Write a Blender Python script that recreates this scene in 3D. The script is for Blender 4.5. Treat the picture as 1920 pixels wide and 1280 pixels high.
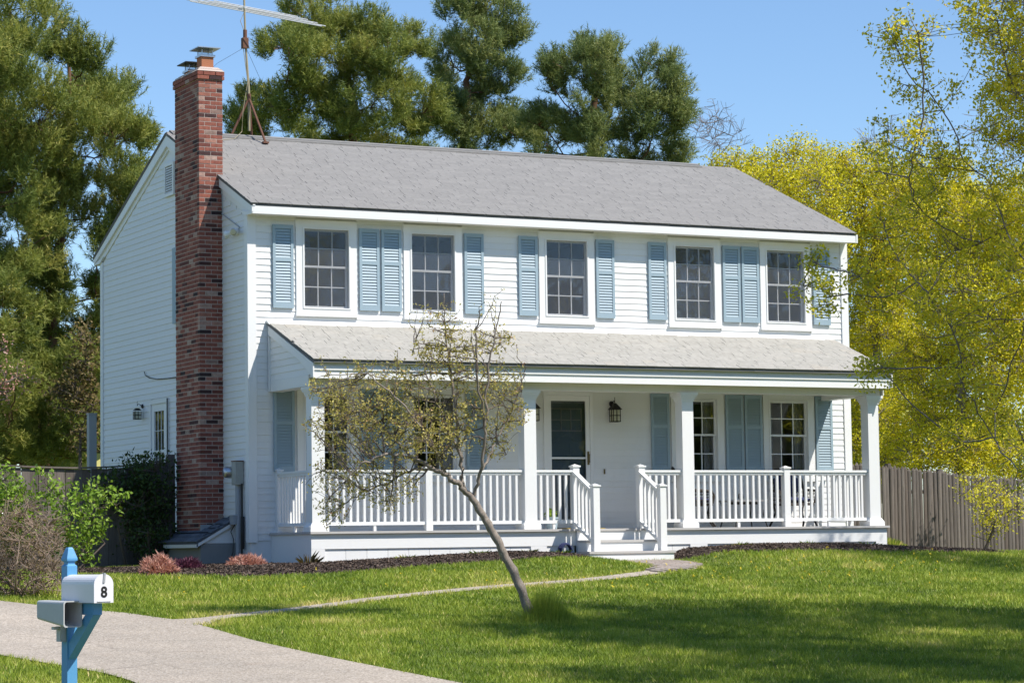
import bpy, math, random
import numpy as np
from mathutils import Vector, Matrix

for _o in list(bpy.data.objects):
    bpy.data.objects.remove(_o)
SC = bpy.context.scene
COL = SC.collection
random.seed(8)
RNG = np.random.default_rng(8)

# ------------------------------------------------------------------ camera
cam_d = bpy.data.cameras.new('camera')
cam_d.sensor_width = 36.0
cam_d.lens = 90.9
cam_d.clip_start = 0.5
cam_d.clip_end = 3000
cam = bpy.data.objects.new('camera', cam_d)
COL.objects.link(cam)
_r = Vector((0.89073, -0.45430, -0.01434)); _u = Vector((-0.02347, -0.07748, 0.99672)); _f = Vector((0.45392, 0.88747, 0.07967))
cam.matrix_world = Matrix(((_r.x, _u.x, -_f.x, -14.529), (_r.y, _u.y, -_f.y, -37.330), (_r.z, _u.z, -_f.z, 0.400), (0, 0, 0, 1)))
SC.camera = cam

# ------------------------------------------------------------------ sky and sun
SUN = Vector((0.70, -1.0, 1.60)).normalized()
SUN_EL = math.asin(SUN.z)
world = bpy.data.worlds.new('World')
SC.world = world
world.use_nodes = True
wn = world.node_tree.nodes
sky = wn.new('ShaderNodeTexSky')
sky.sky_type = 'NISHITA'
sky.sun_disc = False
sky.sun_elevation = SUN_EL
sky.sun_rotation = math.atan2(SUN.x, SUN.y)
sky.altitude = 50
sky.air_density = 1.0
sky.dust_density = 0.0
sky.ozone_density = 6.2
wn['Background'].inputs['Strength'].default_value = 0.122
world.node_tree.links.new(sky.outputs['Color'], wn['Background'].inputs['Color'])
sun_d = bpy.data.lights.new('sun', 'SUN')
sun_d.energy = 4.6
sun_d.angle = math.radians(0.53)
sun_d.color = (1.0, 0.945, 0.86)
sun = bpy.data.objects.new('sun', sun_d)
COL.objects.link(sun)
sun.rotation_euler = (-SUN).to_track_quat('-Z', 'Y').to_euler()
sun.location = (10, -30, 30)
SC.view_settings.view_transform = 'Standard'
SC.view_settings.look = 'None'
SC.view_settings.exposure = 0.44
SC.view_settings.gamma = 1.0

# ------------------------------------------------------------------ materials
def _mat(name):
    m = bpy.data.materials.new(name)
    m.use_nodes = True
    return m, m.node_tree.nodes, m.node_tree.links, m.node_tree.nodes['Principled BSDF']

def N(nodes, kind, **kw):
    n = nodes.new(kind)
    for k, v in kw.items():
        if k in n.inputs: n.inputs[k].default_value = v
        else: setattr(n, k, v)
    return n

def ramp(nodes, stops):
    r = nodes.new('ShaderNodeValToRGB')
    e = r.color_ramp.elements
    while len(e) < len(stops): e.new(0.5)
    for i, (p, c) in enumerate(stops):
        e[i].position = p
        e[i].color = (c[0], c[1], c[2], 1)
    return r

def random_value(nodes, links):
    """0..1, different for each object and for each loose piece of a joined mesh"""
    a = nodes.new('ShaderNodeObjectInfo'); b = nodes.new('ShaderNodeNewGeometry')
    s = N(nodes, 'ShaderNodeMath', operation='ADD'); f = N(nodes, 'ShaderNodeMath', operation='FRACT')
    links.new(a.outputs['Random'], s.inputs[0]); links.new(b.outputs['Random Per Island'], s.inputs[1])
    links.new(s.outputs[0], f.inputs[0])
    return f.outputs[0]

def noise(nodes, links, scale, detail=4, rough=0.55, stretch=None, coord='Object'):
    t = nodes.new('ShaderNodeTexCoord')
    n = N(nodes, 'ShaderNodeTexNoise', Scale=scale, Detail=detail, Roughness=rough)
    if coord == 'World':
        g = nodes.new('ShaderNodeNewGeometry'); src = g.outputs['Position']
    else:
        src = t.outputs[coord]
    if stretch:
        mp = nodes.new('ShaderNodeMapping'); mp.inputs['Scale'].default_value = stretch
        links.new(src, mp.inputs[0]); src = mp.outputs[0]
    links.new(src, n.inputs['Vector'])
    return n.outputs['Fac']

def mixc(nodes, links, fac, a, b, mode='MIX'):
    m = N(nodes, 'ShaderNodeMix', data_type='RGBA', blend_type=mode)
    for sock, v in ((m.inputs[0], fac), (m.inputs[6], a), (m.inputs[7], b)):
        if hasattr(v, 'is_linked') or hasattr(v, 'links'): links.new(v, sock)
        elif isinstance(v, (int, float)): sock.default_value = v
        else: sock.default_value = (v[0], v[1], v[2], 1)
    return m.outputs[2]

def bump(nodes, links, bsdf, height, strength=0.3, dist=0.01):
    b = N(nodes, 'ShaderNodeBump', Strength=strength, Distance=dist)
    links.new(height, b.inputs['Height']); links.new(b.outputs[0], bsdf.inputs['Normal'])

def paint(name, col, rough=0.5, var=0.06, dirt=0.12, scale=3.0, dirtcol=None, objvar=0.05):
    m, n, l, b = _mat(name)
    c2 = tuple(x * (1 - var) for x in col)
    nz = noise(n, l, scale, 6, 0.65, coord='World')
    c = mixc(n, l, nz, c2, col)
    d = noise(n, l, scale * 5.3, 5, 0.7, stretch=(1, 1, 0.35), coord='World')
    r = ramp(n, [(0.52, (0, 0, 0)), (0.78, (dirt, dirt, dirt))]); l.new(d, r.inputs[0])
    c = mixc(n, l, r.outputs[0], c, dirtcol or tuple(x * 0.55 for x in col))
    if objvar:
        rv = random_value(n, l)
        r2 = ramp(n, [(0, (1 - objvar,) * 3), (1, (1, 1, 1))]); l.new(rv, r2.inputs[0])
        c = mixc(n, l, 1.0, c, r2.outputs[0], 'MULTIPLY')
    l.new(c, b.inputs['Base Color'])
    b.inputs['Roughness'].default_value = rough
    bump(n, l, b, noise(n, l, 40, 3, coord='World'), 0.12, 0.004)
    return m

def pieces(name, stops, rough=0.85, grain=30, gstr=0.25, bstr=0.4, bdist=0.004, stretch=None, lo=0.72):
    """a colour of its own for every piece, with grain"""
    m, n, l, b = _mat(name)
    rv = random_value(n, l)
    r = ramp(n, stops); l.new(rv, r.inputs[0])
    nz = noise(n, l, grain, 6, 0.65, stretch=stretch, coord='World')
    r2 = ramp(n, [(0.3, (lo, lo, lo)), (0.7, (1.1, 1.1, 1.1))]); l.new(nz, r2.inputs[0])
    c = mixc(n, l, 1.0, r.outputs[0], r2.outputs[0], 'MULTIPLY')
    l.new(c, b.inputs['Base Color'])
    b.inputs['Roughness'].default_value = rough
    bump(n, l, b, nz, bstr, bdist)
    return m

def tinted(name, stops, transl=0.35, rough=0.6, spec=0.25, attr='tint'):
    """foliage: colour by the leaf's own stored tint, some light through the leaf"""
    m, n, l, b = _mat(name)
    a = N(n, 'ShaderNodeAttribute', attribute_name=attr)
    r = ramp(n, stops); l.new(a.outputs['Fac'], r.inputs[0])
    l.new(r.outputs[0], b.inputs['Base Color'])
    b.inputs['Roughness'].default_value = rough
    b.inputs['Specular IOR Level'].default_value = spec
    if transl:
        t = n.new('ShaderNodeBsdfTranslucent'); l.new(mixc(n, l, 1.0, r.outputs[0], (transl, transl, transl * .8), 'MULTIPLY'), t.inputs[0])
        mx = n.new('ShaderNodeAddShader')
        l.new(b.outputs[0], mx.inputs[0]); l.new(t.outputs[0], mx.inputs[1])
        l.new(mx.outputs[0], n['Material Output'].inputs[0])
    return m

def metal(name, col, rough=0.4, met=0.9, var=0.3, scale=12):
    m, n, l, b = _mat(name)
    nz = noise(n, l, scale, 5, 0.7)
    l.new(mixc(n, l, nz, tuple(x * (1 - var) for x in col), col), b.inputs['Base Color'])
    b.inputs['Metallic'].default_value = met
    b.inputs['Roughness'].default_value = rough
    return m

def glass_mat(name, tint=(1, 1, 1), extra=0.0):
    m, n, l, b = _mat(name)
    n.remove(b)
    t = n.new('ShaderNodeBsdfTransparent'); t.inputs[0].default_value = (*tint, 1)
    g = N(n, 'ShaderNodeBsdfGlossy', Roughness=0.015)
    fr = N(n, 'ShaderNodeFresnel', IOR=1.5)
    ad = N(n, 'ShaderNodeMath', operation='MULTIPLY_ADD'); ad.inputs[1].default_value = 1.7; ad.inputs[2].default_value = extra
    l.new(fr.outputs[0], ad.inputs[0])
    # old panes are never quite flat
    nz = noise(n, l, 2.2, 2, coord='World')
    bp = N(n, 'ShaderNodeBump', Strength=0.05, Distance=0.05); l.new(nz, bp.inputs['Height']); l.new(bp.outputs[0], g.inputs['Normal'])
    mx = n.new('ShaderNodeMixShader')
    l.new(ad.outputs[0], mx.inputs[0]); l.new(t.outputs[0], mx.inputs[1]); l.new(g.outputs[0], mx.inputs[2])
    l.new(mx.outputs[0], n['Material Output'].inputs[0])
    return m

def screen_mat(name):
    m, n, l, b = _mat(name)
    b.inputs['Base Color'].default_value = (0.11, 0.13, 0.17, 1); b.inputs['Roughness'].default_value = 0.7
    t = n.new('ShaderNodeBsdfTransparent')
    mx = N(n, 'ShaderNodeMixShader', Fac=0.22)
    l.new(t.outputs[0], mx.inputs[1]); l.new(b.outputs[0], mx.inputs[2])
    l.new(mx.outputs[0], n['Material Output'].inputs[0])
    return m

M = {}
M['white'] = paint('white_paint', (0.80, 0.80, 0.79), 0.5, 0.03, 0.10, 1.6, (0.52, 0.50, 0.45))
M['trim'] = paint('white_trim_paint', (0.82, 0.82, 0.81), 0.45, 0.03, 0.07, 2.2, (0.56, 0.54, 0.5))
M['soffit'] = paint('soffit_paint', (0.78, 0.76, 0.71), 0.6, 0.05, 0.12)
M['shutter'] = paint('blue_shutter_paint', (0.32, 0.42, 0.485), 0.5, 0.06, 0.12, 2.5, (0.2, 0.3, 0.36))
M['deck'] = paint('grey_deck_boards', (0.50, 0.48, 0.46), 0.6, 0.1, 0.2)
M['concrete'] = paint('foundation_concrete', (0.30, 0.30, 0.29), 0.9, 0.25, 0.4, 2.0)
M['brick'] = pieces('brick', [(0, (0.17, 0.05, 0.035)), (0.10, (0.035, 0.02, 0.022)), (0.14, (0.235, 0.07, 0.05)), (0.45, (0.32, 0.105, 0.07)), (0.7, (0.265, 0.083, 0.058)), (0.86, (0.37, 0.15, 0.105)), (0.96, (0.46, 0.33, 0.27)), (1, (0.14, 0.06, 0.05))], 0.9, 22, lo=0.6, bstr=0.6)
M['mortar'] = paint('mortar', (0.56, 0.46, 0.40), 0.95, 0.2, 0.3, 9.0)
M['roof'] = pieces('grey_shingle', [(0, (0.222, 0.215, 0.205)), (0.5, (0.235, 0.227, 0.216)), (1, (0.25, 0.241, 0.229))], 0.95, 14, lo=0.78, bstr=0.6, stretch=(1, 3, 3))
M['roof_pale'] = pieces('pale_shingle', [(0, (0.335, 0.322, 0.288)), (0.4, (0.355, 0.34, 0.305)), (0.9, (0.375, 0.358, 0.322)), (1, (0.37, 0.345, 0.30))], 0.95, 14, lo=0.82, bstr=0.5)
M['roof_dark'] = pieces('slate_blue_shingle', [(0, (0.10, 0.11, 0.125)), (1, (0.16, 0.17, 0.19))], 0.95, 26)
M['roof_edge'] = paint('roof_edge', (0.17, 0.17, 0.17), 0.9, 0.2, 0.1)
M['glass'] = glass_mat('window_glass')
M['screen'] = screen_mat('insect_screen')
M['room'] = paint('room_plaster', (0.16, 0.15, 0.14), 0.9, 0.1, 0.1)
M['curtain'] = paint('curtain_cloth', (0.5, 0.5, 0.5), 0.9, 0.15, 0.1)
M['door'] = paint('slate_door_paint', (0.12, 0.16, 0.21), 0.4, 0.1, 0.05)
M['black'] = metal('black_iron', (0.025, 0.023, 0.022), 0.5, 0.3)
M['brass'] = metal('dull_brass', (0.25, 0.18, 0.08), 0.4, 0.9)
M['galv'] = metal('galvanised_steel', (0.55, 0.56, 0.58), 0.35, 0.9, 0.25)
M['alu'] = metal('aluminium_rod', (0.80, 0.80, 0.80), 0.45, 0.5, 0.1)
M['rust'] = paint('rusty_steel', (0.20, 0.09, 0.055), 0.85, 0.5, 0.3, 18)
M['mast'] = paint('weathered_mast', (0.42, 0.36, 0.22), 0.6, 0.45, 0.5, 14, (0.22, 0.1, 0.05))
M['clay'] = paint('clay_flue', (0.42, 0.16, 0.075), 0.85, 0.2, 0.2, 6)
M['meter'] = paint('meter_box_grey', (0.42, 0.42, 0.38), 0.5, 0.2, 0.35, 7, (0.25, 0.16, 0.09))
M['pvc'] = paint('grey_conduit', (0.36, 0.38, 0.40), 0.5, 0.1, 0.1)
M['fence'] = pieces('weathered_fence_board', [(0, (0.12, 0.10, 0.085)), (0.5, (0.165, 0.138, 0.12)), (0.8, (0.21, 0.178, 0.155)), (1, (0.14, 0.108, 0.088))], 0.9, 9, stretch=(6, 6, 0.5), lo=0.6, bstr=0.5)
M['bluepost'] = paint('sky_blue_post_paint', (0.10, 0.33, 0.60), 0.5, 0.12, 0.3, 7, (0.25, 0.38, 0.48))
M['mailbox'] = paint('white_mailbox_enamel', (0.78, 0.77, 0.80), 0.35, 0.04, 0.08, 5)
M['plastic'] = paint('grey_plastic', (0.52, 0.53, 0.54), 0.5, 0.1, 0.25, 9)
M['wicker'] = pieces('dark_wicker', [(0, (0.045, 0.035, 0.03)), (1, (0.08, 0.065, 0.055))], 0.7, 60)
M['navy'] = paint('navy_cushion', (0.025, 0.035, 0.11), 0.9, 0.2, 0.1, 12)
M['tabletop'] = paint('grey_table_top', (0.30, 0.30, 0.31), 0.5, 0.1, 0.1)
M['mat_yellow'] = paint('ochre_doormat', (0.42, 0.30, 0.06), 0.95, 0.3, 0.3, 20)
M['lamp_glass'] = paint('frosted_lamp_glass', (0.62, 0.60, 0.44), 0.3, 0.05, 0.1)
M['bark'] = paint('grey_lichen_bark', (0.34, 0.285, 0.24), 0.95, 0.65, 0.75, 17, (0.66, 0.62, 0.56))
M['pine_bark'] = paint('pine_bark', (0.20, 0.10, 0.06), 0.95, 0.5, 0.5, 4, (0.07, 0.05, 0.045))
M['twig'] = paint('dark_twig', (0.16, 0.125, 0.105), 0.9, 0.3, 0.3, 6)
M['graytwig'] = paint('grey_twig', (0.24, 0.21, 0.20), 0.9, 0.3, 0.3, 6)
M['brownbrush'] = paint('brown_twig', (0.38, 0.28, 0.21), 0.9, 0.45, 0.3, 12)
M['needle'] = tinted('pine_needles', [(0, (0.045, 0.075, 0.018)), (0.45, (0.145, 0.175, 0.035)), (0.8, (0.25, 0.255, 0.055)), (1, (0.38, 0.33, 0.10))], 0.5)
M['needle_b'] = tinted('blue_pine_needles', [(0, (0.042, 0.075, 0.028)), (0.5, (0.135, 0.168, 0.052)), (1, (0.28, 0.285, 0.095))], 0.5)
M['yleaf'] = tinted('yellow_green_leaves', [(0, (0.10, 0.105, 0.006)), (0.4, (0.36, 0.335, 0.011)), (0.8, (0.56, 0.49, 0.018)), (1, (0.48, 0.33, 0.04))], 0.65)
M['maple'] = tinted('young_maple_leaves', [(0, (0.14, 0.15, 0.012)), (0.45, (0.37, 0.345, 0.022)), (0.85, (0.53, 0.46, 0.035)), (1, (0.46, 0.29, 0.06))], 0.7)
M['crab'] = tinted('crabapple_leaves', [(0, (0.15, 0.13, 0.035)), (0.5, (0.31, 0.275, 0.075)), (0.8, (0.42, 0.36, 0.12)), (1, (0.38, 0.19, 0.12))], 0.7)
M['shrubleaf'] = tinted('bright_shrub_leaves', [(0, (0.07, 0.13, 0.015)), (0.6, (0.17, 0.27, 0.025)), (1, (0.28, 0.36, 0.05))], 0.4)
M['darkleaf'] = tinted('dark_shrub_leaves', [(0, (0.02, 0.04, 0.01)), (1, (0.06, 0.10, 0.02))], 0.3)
M['pink'] = tinted('pink_leaves', [(0, (0.26, 0.12, 0.09)), (0.6, (0.47, 0.25, 0.20)), (1, (0.60, 0.42, 0.33))], 0.35)
M['purple'] = tinted('purple_leaves', [(0, (0.05, 0.015, 0.03)), (1, (0.14, 0.04, 0.07))], 0.25)
M['russet'] = tinted('russet_leaves', [(0, (0.06, 0.045, 0.015)), (0.6, (0.13, 0.095, 0.035)), (1, (0.20, 0.16, 0.05))], 0.3)
M['grass'] = tinted('grass_blades', [(0, (0.05, 0.092, 0.009)), (0.4, (0.15, 0.212, 0.019)), (0.75, (0.275, 0.312, 0.042)), (1, (0.48, 0.40, 0.16))], 0.5, 0.55)
M['dandelion'] = tinted('dandelion_yellow', [(0, (0.6, 0.45, 0.02)), (1, (0.75, 0.6, 0.05))], 0.2)
M['chips'] = tinted('bark_mulch_chips', [(0, (0.03, 0.021, 0.017)), (0.7, (0.095, 0.066, 0.05)), (1, (0.20, 0.145, 0.11))], 0)

def ground_mat():
    m, n, l, b = _mat('lawn_soil')
    a = noise(n, l, 0.5, 8, 0.65, coord='World')
    r = ramp(n, [(0.3, (0.10, 0.14, 0.022)), (0.55, (0.16, 0.20, 0.034)), (0.75, (0.22, 0.20, 0.07))]); l.new(a, r.inputs[0])
    c = noise(n, l, 30, 5, 0.7, coord='World')
    r2 = ramp(n, [(0.3, (0.55,) * 3), (0.7, (1.1,) * 3)]); l.new(c, r2.inputs[0])
    l.new(mixc(n, l, 1.0, r.outputs[0], r2.outputs[0], 'MULTIPLY'), b.inputs['Base Color'])
    b.inputs['Roughness'].default_value = 0.95
    bump(n, l, b, c, 0.8, 0.03)
    return m

def gravel_mat(name, c1, c2, c3, cracks=False):
    m, n, l, b = _mat(name)
    v = N(n, 'ShaderNodeTexVoronoi', Scale=55.0)
    g = n.new('ShaderNodeNewGeometry'); l.new(g.outputs['Position'], v.inputs['Vector'])
    sep = n.new('ShaderNodeSeparateColor'); l.new(v.outputs['Color'], sep.inputs[0])
    r = ramp(n, [(0, c1), (0.5, c2), (1, c3)]); l.new(sep.outputs[0], r.inputs[0])
    big = noise(n, l, 0.7, 6, 0.6, coord='World')
    r2 = ramp(n, [(0.3, (0.80, 0.79, 0.78)), (0.7, (1.08, 1.05, 1.02))]); l.new(big, r2.inputs[0])
    col = mixc(n, l, 1.0, r.outputs[0], r2.outputs[0], 'MULTIPLY')
    if cracks:
        wob = N(n, 'ShaderNodeTexNoise', Scale=1.6, Detail=6.0); l.new(g.outputs['Position'], wob.inputs['Vector'])
        ad = N(n, 'ShaderNodeMix', data_type='VECTOR'); ad.inputs[0].default_value = 0.35
        l.new(g.outputs['Position'], ad.inputs[4]); l.new(wob.outputs['Color'], ad.inputs[5])
        ce = N(n, 'ShaderNodeTexVoronoi', Scale=0.8, feature='DISTANCE_TO_EDGE'); l.new(ad.outputs[1], ce.inputs['Vector'])
        cr = ramp(n, [(0.004, (1, 1, 1)), (0.012, (0, 0, 0))]); l.new(ce.outputs['Distance'], cr.inputs[0])
        pn = noise(n, l, 0.35, 3, coord='World'); pr = ramp(n, [(0.45, (0, 0, 0)), (0.6, (0.3, 0.3, 0.3))]); l.new(pn, pr.inputs[0])
        fac = mixc(n, l, 1.0, cr.outputs[0], pr.outputs[0], 'MULTIPLY')
        col = mixc(n, l, fac, col, (0.09, 0.075, 0.06))
        st = noise(n, l, 1.7, 7, 0.7, coord='World'); sr = ramp(n, [(0.56, (0, 0, 0)), (0.72, (0.3, 0.3, 0.3))]); l.new(st, sr.inputs[0])
        col = mixc(n, l, sr.outputs[0], col, (0.36, 0.27, 0.20))
    l.new(col, b.inputs['Base Color'])
    b.inputs['Roughness'].default_value = 0.95
    bump(n, l, b, v.outputs['Distance'], 0.5, 0.01)
    return m
M['ground'] = ground_mat()
M['drive'] = gravel_mat('pale_worn_asphalt', (0.29, 0.25, 0.205), (0.395, 0.35, 0.295), (0.50, 0.45, 0.39), True)
M['road'] = gravel_mat('road_asphalt', (0.05, 0.05, 0.05), (0.09, 0.09, 0.09), (0.14, 0.14, 0.14))
M['mulch'] = gravel_mat('mulch_bed', (0.025, 0.017, 0.014), (0.055, 0.038, 0.03), (0.10, 0.072, 0.058))
M['paver'] = pieces('walkway_paver', [(0, (0.30, 0.25, 0.22)), (0.5, (0.38, 0.33, 0.29)), (1, (0.36, 0.27, 0.22))], 0.9, 25, lo=0.75)

# ------------------------------------------------------------------ object helpers
class MB:
    def __init__(s): s.v = []; s.f = []
    def add(s, vs, fs):
        k = len(s.v); s.v += [tuple(p) for p in vs]; s.f += [tuple(i + k for i in f) for f in fs]; return s
    def box(s, x0, x1, y0, y1, z0, z1):
        if x0 > x1: x0, x1 = x1, x0
        if y0 > y1: y0, y1 = y1, y0
        if z0 > z1: z0, z1 = z1, z0
        return s.add([(x0, y0, z0), (x1, y0, z0), (x1, y1, z0), (x0, y1, z0), (x0, y0, z1), (x1, y0, z1), (x1, y1, z1), (x0, y1, z1)],
                     [(0, 3, 2, 1), (4, 5, 6, 7), (0, 1, 5, 4), (1, 2, 6, 5), (2, 3, 7, 6), (3, 0, 4, 7)])
    def prism(s, poly, d, a, b):
        """poly: 2D points; extruded along axis d ('x','y','z') from a to b"""
        def P(p, t):
            return {'x': (t, p[0], p[1]), 'y': (p[0], t, p[1]), 'z': (p[0], p[1], t)}[d]
        n = len(poly)
        vs = [P(p, a) for p in poly] + [P(p, b) for p in poly]
        fs = [tuple(range(n))[::-1], tuple(range(n, 2 * n))] + [(i, (i + 1) % n, n + (i + 1) % n, n + i) for i in range(n)]
        return s.add(vs, fs)
    def tube(s, pts, rad, n=8, cap=True):
        pts = [Vector(p) for p in pts]
        if not hasattr(rad, '__len__'): rad = [rad] * len(pts)
        vs = []; fs = []
        up = Vector((0.13, 0.21, 0.97))
        for i, p in enumerate(pts):
            t = (pts[min(i + 1, len(pts) - 1)] - pts[max(i - 1, 0)]).normalized()
            a = t.cross(up)
            if a.length < 0.05: a = t.cross(Vector((1, 0, 0)))
            a.normalize(); b = t.cross(a)
            for k in range(n):
                q = 2 * math.pi * k / n
                vs.append(p + (a * math.cos(q) + b * math.sin(q)) * rad[i])
        for i in range(len(pts) - 1):
            for k in range(n):
                fs.append((i * n + k, i * n + (k + 1) % n, (i + 1) * n + (k + 1) % n, (i + 1) * n + k))
        if cap:
            fs.append(tuple(range(n))[::-1]); fs.append(tuple(range((len(pts) - 1) * n, len(pts) * n)))
        return s.add(vs, fs)
    def lathe(s, prof, cx=0, cy=0, n=16):
        vs = [(cx + r * math.cos(2 * math.pi * k / n), cy + r * math.sin(2 * math.pi * k / n), z) for r, z in prof for k in range(n)]
        fs = [(i * n + k, i * n + (k + 1) % n, (i + 1) * n + (k + 1) % n, (i + 1) * n + k) for i in range(len(prof) - 1) for k in range(n)]
        fs += [tuple(range(n))[::-1], tuple(range((len(prof) - 1) * n, len(prof) * n))]
        return s.add(vs, fs)
    def mesh(s, name, mat):
        me = bpy.data.meshes.new(name); me.from_pydata(s.v, [], s.f)
        bm_fix(me)
        if mat: me.materials.append(M[mat] if isinstance(mat, str) else mat)
        return me
    def build(s, name, mat, parent=None, smooth=False):
        me = s.mesh(name, mat)
        if smooth: me.shade_smooth()
        return place(name, me, parent)

def bm_fix(me):
    import bmesh
    bm = bmesh.new(); bm.from_mesh(me); bmesh.ops.recalc_face_normals(bm, faces=bm.faces); bm.to_mesh(me); bm.free()

def place(name, me, parent=None, loc=(0, 0, 0), rot=(0, 0, 0), scale=(1, 1, 1)):
    """link one object; under a root with a stored base point, coordinates stay in the world frame"""
    o = bpy.data.objects.new(name, me); COL.objects.link(o)
    o.location = loc; o.rotation_euler = rot; o.scale = scale
    if parent is not None:
        o.parent = parent
        if parent.get('_base') is not None:
            b = parent['_base']; o.matrix_parent_inverse = Matrix.Translation((-b[0], -b[1], -b[2]))
    return o

def tag(o, label=None, cat=None, group=None, kind=None):
    if label: o['label'] = label
    if cat: o['category'] = cat
    if group: o['group'] = group
    if kind: o['kind'] = kind
    return o

ROOTS = []
def thing(name, label, cat, loc, group=None, rz=0, world_parts=True):
    o = bpy.data.objects.new(name, None); COL.objects.link(o)
    o.location = loc; o.rotation_euler = (0, 0, rz); o.empty_display_size = 0.2
    if world_parts: o['_base'] = list(loc); ROOTS.append(o)
    return tag(o, label, cat, group)

def copy_tree(o, parent=None):
    c = o.copy(); COL.objects.link(c)
    if parent is not None: c.parent = parent
    for ch in list(o.children): copy_tree(ch, c)
    return c

def np_mesh(name, V, F, mat, tint=None, smooth=False):
    """V (n,3), F (m,k) all faces with k corners"""
    me = bpy.data.meshes.new(name)
    V = np.ascontiguousarray(V, dtype=np.float32); F = np.ascontiguousarray(F, dtype=np.int32)
    m, k = F.shape
    me.vertices.add(len(V)); me.vertices.foreach_set('co', V.ravel())
    me.loops.add(m * k); me.loops.foreach_set('vertex_index', F.ravel())
    me.polygons.add(m); me.polygons.foreach_set('loop_start', np.arange(0, m * k, k, dtype=np.int32))
    me.update(calc_edges=True)
    if tint is not None:
        at = me.attributes.new('tint', 'FLOAT', 'POINT'); at.data.foreach_set('value', np.ascontiguousarray(tint, dtype=np.float32))
    if smooth: me.shade_smooth()
    me.materials.append(M[mat])
    return me

# ------------------------------------------------------------------ ground
def sstep(a, b, x):
    t = np.clip((x - a) / (b - a), 0, 1); return t * t * (3 - 2 * t)
def ground_z(x, y):
    """gentle slope from the road up to the house, banked up along the porch"""
    x = np.asarray(x, float); y = np.asarray(y, float)
    fx = np.interp(x, [-30, -3, .3, 2, 3.5, 4.3, 4.8, 6.2, 6.8, 8, 9.5, 10.7, 13, 20, 60], [.0, -.03, .02, .09, .15, .11, .01, .01, .16, .21, .2, .13, .03, .0, .0])
    k = -3.2 - y
    lin = .15 - .0735 * np.clip(.5 * (k + np.sqrt(k * k + 1.6)) - .27, 0, None)
    d = lin + 1.22
    base = -1.22 + .5 * (d + np.sqrt(d * d + .02))
    base = np.where(y > -2, np.maximum(base, .15) + .004 * np.clip(y + 2, 0, 40), base)
    w = sstep(-6.5, -2.0, y) * (1 - .6 * sstep(2, 8, y))
    und = .02 * np.sin(x * .9 + 1.3) * np.sin(y * .7 + .4) * sstep(-2.5, -5, y)
    und = und * (np.abs(x) < 60) * (np.abs(y) < 60)
    return base + fx * w + und
def gz(x, y): return float(ground_z(x, y))

def grid_mesh(name, xs, ys, mat, lift=0.0):
    X, Y = np.meshgrid(xs, ys); Z = ground_z(X, Y) + lift
    V = np.stack([X, Y, Z], -1).reshape(-1, 3)
    nx, ny = len(xs), len(ys)
    i = (np.arange(ny - 1)[:, None] * nx + np.arange(nx - 1)[None]).ravel()
    F = np.stack([i, i + 1, i + nx + 1, i + nx], -1)
    return np_mesh(name, V, F, mat, smooth=True)
far = [45, 65, 100, 160, 260, 450, 800, 1500]
xs = np.array([-v for v in far[::-1]] + list(np.arange(-36, 36.01, .4)) + far)
ys = np.array([-v for v in far[::-1]] + list(np.arange(-40, 30.01, .4)) + far)
tag(place('ground', grid_mesh('ground', xs, ys, 'ground')), 'gently sloping green lawn in front of the white house', 'ground', kind='structure')

def resample(pts, n):
    P = np.array(pts, float); d = np.r_[0, np.cumsum(np.linalg.norm(np.diff(P, axis=0), axis=1))]
    t = np.linspace(0, d[-1], n)
    Q = np.stack([np.interp(t, d, P[:, 0]), np.interp(t, d, P[:, 1])], -1)
    for _ in range(2): Q[1:-1] = (Q[:-2] + 2 * Q[1:-1] + Q[2:]) / 4
    return Q
def strip(name, L, R, n, m, mat, lift):
    A = resample(L, n); B = resample(R, n)
    t = np.linspace(0, 1, m)
    P = A[:, None] * (1 - t)[None, :, None] + B[:, None] * t[None, :, None]
    Z = ground_z(P[..., 0], P[..., 1]) + lift
    V = np.concatenate([P, Z[..., None]], -1).reshape(-1, 3)
    i = (np.arange(n - 1)[:, None] * m + np.arange(m - 1)[None]).ravel()
    F = np.stack([i, i + 1, i + m + 1, i + m], -1)
    return np_mesh(name, V, F, mat, smooth=True)
DRIVE_R = [(-3.2, -19.6), (-4.2, -18.0), (-4.42, -16.3), (-4.72, -14.2), (-4.85, -12.6), (-4.8, -10.75), (-4.85, -10.2), (-4.95, -9.9), (-5.13, -9.2), (-5.62, -8.6), (-6.08, -7.6), (-6.9, -5.6), (-7.6, -3), (-8.2, 2), (-8.4, 9)]
DRIVE_L = [(-8.3, -19.6), (-7.5, -18.0), (-7.18, -15.63), (-7.2, -14.9), (-7.39, -14.0), (-7.62, -13.0), (-8.2, -11.2), (-9.0, -9.4), (-9.6, -8.0), (-10.2, -6.4), (-10.8, -4.6), (-11.3, -3), (-11.8, 0), (-12, 4), (-12.2, 9)]
tag(place('driveway', strip('driveway', DRIVE_L, DRIVE_R, 220, 26, 'drive', .018)), 'pale worn asphalt driveway running past the mailbox', 'driveway', kind='structure')
tag(place('road', strip('road', [(-90, -26.6), (90, -26.6)], [(-90, -19.55), (90, -19.55)], 400, 24, 'road', .012)), 'street asphalt in front of the lawn', 'road', kind='structure')
WALK = resample([(-4.95, -10.5), (-3.5, -9.55), (-1.6, -8.2), (.3, -7.3), (2.5, -6.13), (4.0, -5.35), (4.9, -4.5), (5.35, -3.6), (5.42, -2.9), (5.43, -2.34)], 160)
def offset(P, d):
    T = np.gradient(P, axis=0); T /= np.linalg.norm(T, axis=1)[:, None]
    return P + np.stack([-T[:, 1], T[:, 0]], -1) * d
WW = np.interp(np.linspace(0, 1, 160), [0, .04, .78, .88, 1], [.42, .14, .15, .45, .62])[:, None]
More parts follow.
